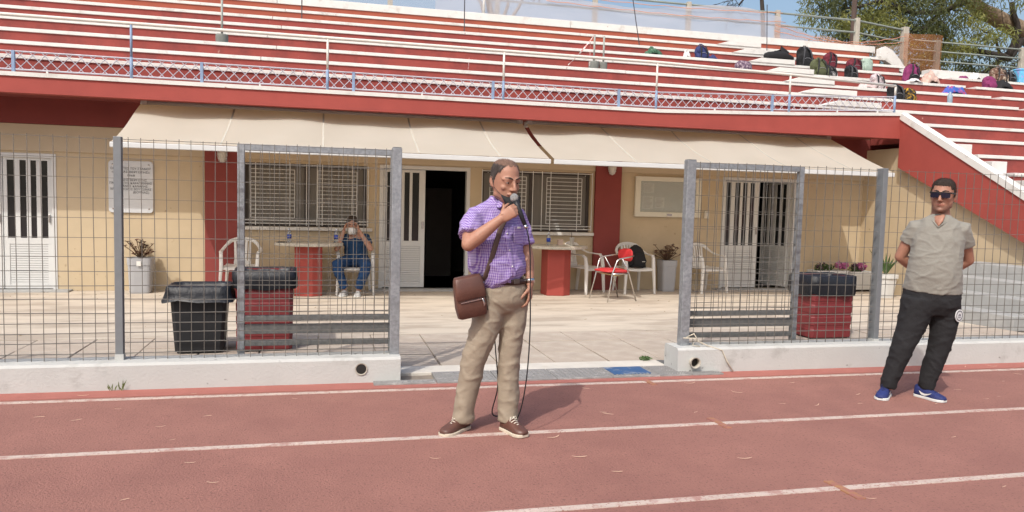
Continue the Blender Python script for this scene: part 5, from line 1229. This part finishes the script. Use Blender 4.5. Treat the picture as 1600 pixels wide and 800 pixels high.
# ---------------------------------------------------------------- younger man
yg = thing('person', 'person in grey T-shirt, sunglasses and black joggers standing with hands behind back', 'person', (4.54, 5.14, 0), ROTP)
SK2 = skinmat('fair_tan_skin', (.34,.17,.115)); HR2 = mat('dark_hair', (.045,.03,.022), .8, .3, 60, .8, 300)
TH2 = HT((.208,-.01,1.630), R(-39), R(2), R(2), 1.045)
lat2 = Vector((.88, -.47, 0)).normalized()
b = MB(); head_parts(b, TH2, 1.02, 1.10)
b.stroke([(.212,.02,1.55), (.22,.03,1.49), (.22,.03,1.43)], [(.062,.062), (.066,.064), (.09,.075)], side=lat2, seg=16)
b.stroke([(.205,.02,1.42), (.19,.01,1.28), (.18,.0,1.08), (.175,0,.92), (.17,0,.82)], [(.10,.06), (.14,.095), (.15,.11), (.15,.105), (.15,.105)], side=lat2, seg=20)
s1, e1, w1 = Vector((.064,.095,1.360)), Vector((-.005,.175,1.125)), Vector((.19,.215,.985)); s2, e2, w2 = Vector((.346,-.055,1.360)), Vector((.465,.03,1.118)), Vector((.335,.155,.985))
for a, e, w_ in ((s1,e1,w1), (s2,e2,w2)):
    b.stroke([a, a.lerp(e,.5), e], [.060, .052, .044], seg=14); b.stroke([e, e.lerp(w_,.3), e.lerp(w_,.75), w_], [.044, .045, .034, .027], seg=14)
hand(b, w1, (.93,-.25,-.25), (0,.3,-1), (-.3,-1,.1), [30,32,36,38], sc=.98); hand(b, w2, (-.85,.40,-.30), (0,-.2,-1), (-.3,-1,-.2), [30,32,36,38], sc=.98)
for hx, kx, ax in ((.07,-.03,-.122), (.275,.262,.185)): b.stroke([(hx,0,.78), (kx,0,.44), (ax,0,.09)], [.08,.05,.038], seg=12)
body2 = remesh('body', b, .0052, SK2, yg, 2); I2 = TH2.inverted()
def hair2(c):
    q = I2 @ c
    if q.z < -.055 or (abs(q.x) > .079 and q.z < .032): return False
    if q.y > .022: return q.z > -.055
    return (q.z > .070 and q.y > -.082+.006*noise.noise(q*60)) or (q.z > -.012 and q.y > -.022 and abs(q.x) > .05) or (q.z > .045 and q.y > -.052 and abs(q.x) > .055)
shell('hair', body2, hair2, .005, HR2, yg, .003, 110, 3800, Vector((0,-.3,-.5)))
def stub(c):
    q = I2 @ c; return q.z < -.075 and q.z > -.14 and q.y < .0 and not (abs(q.x) < .024 and -.083 < q.z)
shell('beard_stubble', body2, stub, .0007, skinmat('stubble_skin', (.25,.135,.098)), yg)
face_details(yg, TH2, mat('brow_hair', (.05,.035,.03), .9), .006, eyes=False)
sg = MB(); sg.M = TH2; gl_ = mat('blue_mirror_lens', (.006,.007,.022), .15, .2, 6, spec=.6); fr_ = mat('black_frame', (.012,.012,.013), .35)
gg = None
for e in (-1, 1):
    m = MB(); m.M = TH2 @ Matrix.Translation((e*.036,-.108,.0)) @ Matrix.Rotation(e*R(9), 4, 'Z'); rs = []
    for y, k in ((0,1), (-.004,.96)): rs.append([(.031*k*math.copysign(abs(math.cos(q))**.45, math.cos(q)), y, .0205*k*math.copysign(abs(math.sin(q))**.45, math.sin(q))) for q in [2*math.pi*j/24 for j in range(24)]])
    m.rings(rs); 
    if gg is None:
        gm_ = MB(); gm_.M = TH2; gm_.box(-.070,.070,-.112,-.104,.0165,.0245); gm_.box(-.008,.008,-.116,-.106,.002,.012)
        for f in (-1, 1): gm_.stroke([(f*.070,-.104,.018), (f*.080,-.04,.014), (f*.083,.012,.008)], [(.004,.006)]*3, seg=8)
        gg = gm_.build('sunglasses', fr_, yg, bevel=.002)
    m.build('lens', gl_, gg)
TS = mat('grey_tshirt', (.215,.205,.178), .9, .05, 14, .4, 40, sheen=.1)
s = MB()
s.stroke([(.172,-.002,.868), (.172,-.008,.92), (.172,-.018,1.0), (.176,-.018,1.08), (.186,-.010,1.18), (.195,-.002,1.28), (.204,.012,1.365), (.212,.022,1.425), (.216,.03,1.462)], [(.212,.148), (.206,.146), (.200,.146), (.194,.142), (.190,.132), (.190,.122), (.182,.112), (.140,.095), (.080,.072)], side=lat2, seg=30, round_ends=False)
s.stroke([(.13,.06,1.37), s1, s1.lerp(e1,.30), s1.lerp(e1,.52)], [(.07,.07), (.074,.074), (.071,.071), (.069,.072)], seg=18, round_ends=False); s.stroke([(.29,-.02,1.37), s2, s2.lerp(e2,.30), s2.lerp(e2,.52)], [(.07,.07), (.074,.074), (.071,.071), (.069,.072)], seg=18, round_ends=False)
def tf_(p):
    k = max(0, min(1, (1.30-p.z)/.25)); w1_ = noise.noise(Vector((p.x*3+2, p.y*3, p.z*17+p.x*9*(1 if p.x > .18 else -1)))); w2_ = noise.noise(Vector((p.x*5, p.y*5, p.z*30-p.x*6)))
    return (.0062*(1-2*abs(w1_))+.0030*(1-2*abs(w2_)))*(.5+.6*k)
ts = remesh('t_shirt', s, .0075, TS, yg, 3, folds(.0062, 11, 1.5))
NR = Matrix.Translation((.212,.022,0)) @ Matrix.Rotation(R(-28), 4, 'Z') @ Matrix.Translation((-.212,-.022,0))
m = MB(); m.M = NR; m.stroke([(.155,-.058,1.432), (.18,-.094,1.405), (.203,-.108,1.375), (.228,-.100,1.398), (.262,-.072,1.425)], [(.006,.005)]*5, seg=8); m.build('neck_band', TS, ts, smooth=True)
m = MB(); m.M = NR; m.stroke([(.205,-.055,1.46), (.206,-.088,1.42), (.204,-.098,1.392)], [(.046,.014), (.030,.012), (.008,.008)], side=lat2, seg=12); m.build('open_neck', SK2, ts, smooth=True)
JG = mat('black_joggers', (.013,.0125,.014), .9, .15, 12, .5, 30)
s = MB()
s.stroke([(.172,0,.90), (.172,0,.84), (.172,0,.76), (.172,0,.68)], [(.204,.138), (.210,.146), (.210,.148), (.16,.11)], side=lat2, seg=26, round_ends=False)
s.stroke([(.072,0,.80), (.045,-.005,.66), (.005,-.012,.53), (-.03,-.012,.43), (-.075,-.004,.28), (-.113,.004,.15), (-.122,.005,.105), (-.124,.004,.07)], [(.124,.128), (.116,.118), (.097,.101), (.086,.091), (.074,.08), (.066,.072), (.062,.07), (.056,.066)], seg=22, round_ends=False)
s.stroke([(.275,0,.80), (.282,-.005,.66), (.273,-.012,.53), (.260,-.012,.43), (.225,-.004,.28), (.192,.004,.15), (.187,.005,.105), (.187,.004,.07)], [(.118,.128), (.110,.116), (.094,.099), (.084,.091), (.074,.08), (.066,.072), (.062,.07), (.056,.066)], seg=22, round_ends=False)
jg = remesh('joggers', s, .0085, JG, yg, 7, folds(.0065, 8))
# round emblem on the thigh
em = MB(); ET = Matrix.Translation((.334,-.116,.690)) @ Matrix.Rotation(R(24), 4, 'Z') @ Matrix.Rotation(R(90), 4, 'X')
em.M = ET; seg = 28; ring = lambda r, z: [(r*math.cos(2*math.pi*j/seg), r*1.12*math.sin(2*math.pi*j/seg), z) for j in range(seg)]
em.rings([ring(.044,0), ring(.044,.006)]); eo = em.build('emblem', mat('emblem_white', (.62,.62,.62), .8), jg)
em = MB(); em.M = ET; em.rings([ring(.036,.006), ring(.036,.0075), ring(.030,.0075), ring(.030,.006)], cap=False); em.build('emblem_ring', mat('emblem_dark', (.06,.06,.07), .8), eo)
em = MB(); em.M = ET; em.prism([(-.018,-.004), (.018,-.004), (.012,.012), (-.004,.016)], 'z', .006, .0078); em.prism([(-.014,-.018), (.014,-.018), (.016,-.011), (-.016,-.011)], 'z', .006, .0078); em.build('emblem_figure', mat('emblem_grey', (.2,.2,.22), .8), eo)
BS = mat('blue_mesh_shoe', (.018,.028,.125), .65, .3, 30, .5, 120, fine=(.04,.055,.20), fscale=160); WS = mat('white_sole', (.60,.60,.58), .6, .05, 12); DN = mat('navy_lace', (.01,.014,.06), .8)
shoe(yg, 'shoe', (-.100,.065,0), (-.252,-.135,0), BS, WS, .046, .082, DN, WS); shoe(yg, 'shoe', (.135,.07,0), (.252,-.155,0), BS, WS, .046, .082, DN, WS)

# ---------------------------------------------------------------- seated person in blue
st = thing('person', 'person in blue clothes sitting with both hands raised to a white face mask', 'person', (.47, 11.93, 0), ROTP)
SK3 = skinmat('seated_skin', (.40,.215,.15)); BLU = mat('blue_scrubs', (.010,.042,.105), .9, .12, 12, .5, 30); BLU2 = mat('blue_trousers', (.010,.044,.125), .9, .15, 12, .5, 30)  # the seated person's own skin tone and clothes
TH3 = HT((-.045,-.03,1.068), R(8), R(10), 0, 1.05); b = MB(); head_parts(b, TH3)
b.stroke([(-.04,.0,.98), (-.025,.03,.92), (-.01,.04,.88)], [(.054,.055), (.058,.058), (.09,.07)], side=(1,0,0), seg=14)
b.stroke([(-.01,.04,.87), (0,.05,.72), (0,.08,.54)], [(.16,.08), (.15,.1), (.16,.12)], side=(1,0,0), seg=18)
for sh, el, wr, s in ((Vector((-.165,.03,.875)), Vector((-.255,-.14,.70)), Vector((-.155,-.12,.975)), -1), (Vector((.145,.03,.875)), Vector((.255,-.14,.715)), Vector((.075,-.12,.985)), 1)):
    b.stroke([sh, sh.lerp(el,.5), el], [.052,.045,.04], seg=12); b.stroke([el, el.lerp(wr,.3), wr], [.04,.04,.027], seg=12)
    hand(b, wr, (-s*.25,.05,1), (-s*.9,.1,.1), (0,-1,.2), [20,28,34,38], sc=.95)
for s in (-1, 1): b.stroke([(s*.09,.06,.51), (s*.215,-.30,.47), (s*.10-.015,-.18,.07)], [.075,.052,.036], seg=12)
body3 = remesh('body', b, .007, SK3, st, 2); I3 = TH3.inverted()
def hair3(c):
    q = I3 @ c; 
    if q.z < -.07 or (abs(q.x) > .08 and q.z < .03): return False
    return q.y > .02 or (q.z > .05 and q.y > -.075) or (q.z > -.01 and q.y > -.02 and abs(q.x) > .05)
shell('hair', body3, hair3, .012, HR2, st, .004, 60); face_details(st, TH3, mat('brow_hair', (.05,.035,.03), .9), lips=False)
mk_ = MB(); mk_.M = TH3; rs = []
for z, y, a, bb in ((-.012,-.026,.060,.092), (-.03,-.028,.066,.100), (-.062,-.030,.066,.098), (-.09,-.032,.060,.090), (-.118,-.034,.048,.070)): rs.append([(a*math.sin(t_), y-bb*math.cos(t_), z-.02*(abs(t_)/1.4)) for t_ in [(-1.3+2.6*j/16) for j in range(17)]])
vs = [q for r in rs for q in r]; mk_.add(vs, [(i*17+j, i*17+j+1, (i+1)*17+j+1, (i+1)*17+j) for i in range(4) for j in range(16)]); mo = mk_.build('face_mask', mat('white_mask', (.66,.66,.65), .8), st, smooth=True); q = mo.modifiers.new('s', 'SOLIDIFY'); q.thickness = .004
s = MB(); s.stroke([(0,.08,.46), (0,.07,.56), (-.005,.055,.70), (-.01,.045,.82), (-.012,.042,.90)], [(.185,.14), (.185,.14), (.18,.125), (.175,.105), (.085,.07)], side=(1,0,0), seg=22, round_ends=False)
for sh, el in ((Vector((-.165,.03,.875)), Vector((-.255,-.14,.70))), (Vector((.145,.03,.875)), Vector((.255,-.14,.715)))): s.stroke([sh*.6+Vector((-.005,.02,.35)), sh, sh.lerp(el,.5)], [(.06,.06), (.068,.068), (.072,.072)], seg=14, round_ends=False)
remesh('top', s, .011, BLU, st, 3, folds(.007, 5))
s = MB(); s.stroke([(-.12,.08,.50), (.12,.08,.50)], [(.11,.10)]*2, seg=16)
for e in (-1, 1): s.stroke([(e*.10,.04,.515), (e*.165,-.14,.505), (e*.218,-.285,.475), (e*.20,-.275,.38), (e*.14-.008,-.215,.22), (e*.105-.013,-.19,.12)], [.095,.09,.08,.078,.066,.062], seg=16, round_ends=False)
remesh('trousers', s, .011, BLU2, st, 3, folds(.008, 6))
for e in (-1, 1): shoe(st, 'shoe', (e*.095-.015,-.13,0), (e*.12-.015,-.37,0), mat('pale_shoe', (.45,.44,.43), .7), WS, .044, .075)

# black backpack on the right hand chair
ob = thing('backpack', 'black backpack lying on the seat of the white chair beside the red chair', 'backpack', (5.13, 12.02, .432), R(8))
m = MB(); rs = []
for i in range(10):
    v = i/9; pr = math.sqrt(max(.02, 1-(max(0, v-.25)/.75)**2.3)); rs.append([(.175*pr*math.copysign(abs(math.cos(q))**.75, math.cos(q))+.02*v, .10*pr*math.sin(q)+.09*v, .005+.37*v+.012*noise.noise(Vector((math.cos(q)*2, math.sin(q)*2, v*4)))) for q in [2*math.pi*j/24 for j in range(24)]])
m.rings(rs); m.build('bag_body', K_, ob, smooth=True)
MB().stroke([(0,-.085,.04), (.01,-.10,.12), (.02,-.055,.22)], [(.11,.018), (.125,.028), (.09,.015)], side=(1,0,0), seg=14, power=.7).build('front_pocket', K_, ob, smooth=True)
MB().box(.03,.09,-.131,-.128,.10,.108).build('pocket_tag', M_plast, ob)
MB().stroke([(-.12,-.06,.06), (-.20,-.10,.03), (-.24,-.11,.012)], [(.02,.005)]*3, seg=8).build('strap', K_, ob, smooth=True)
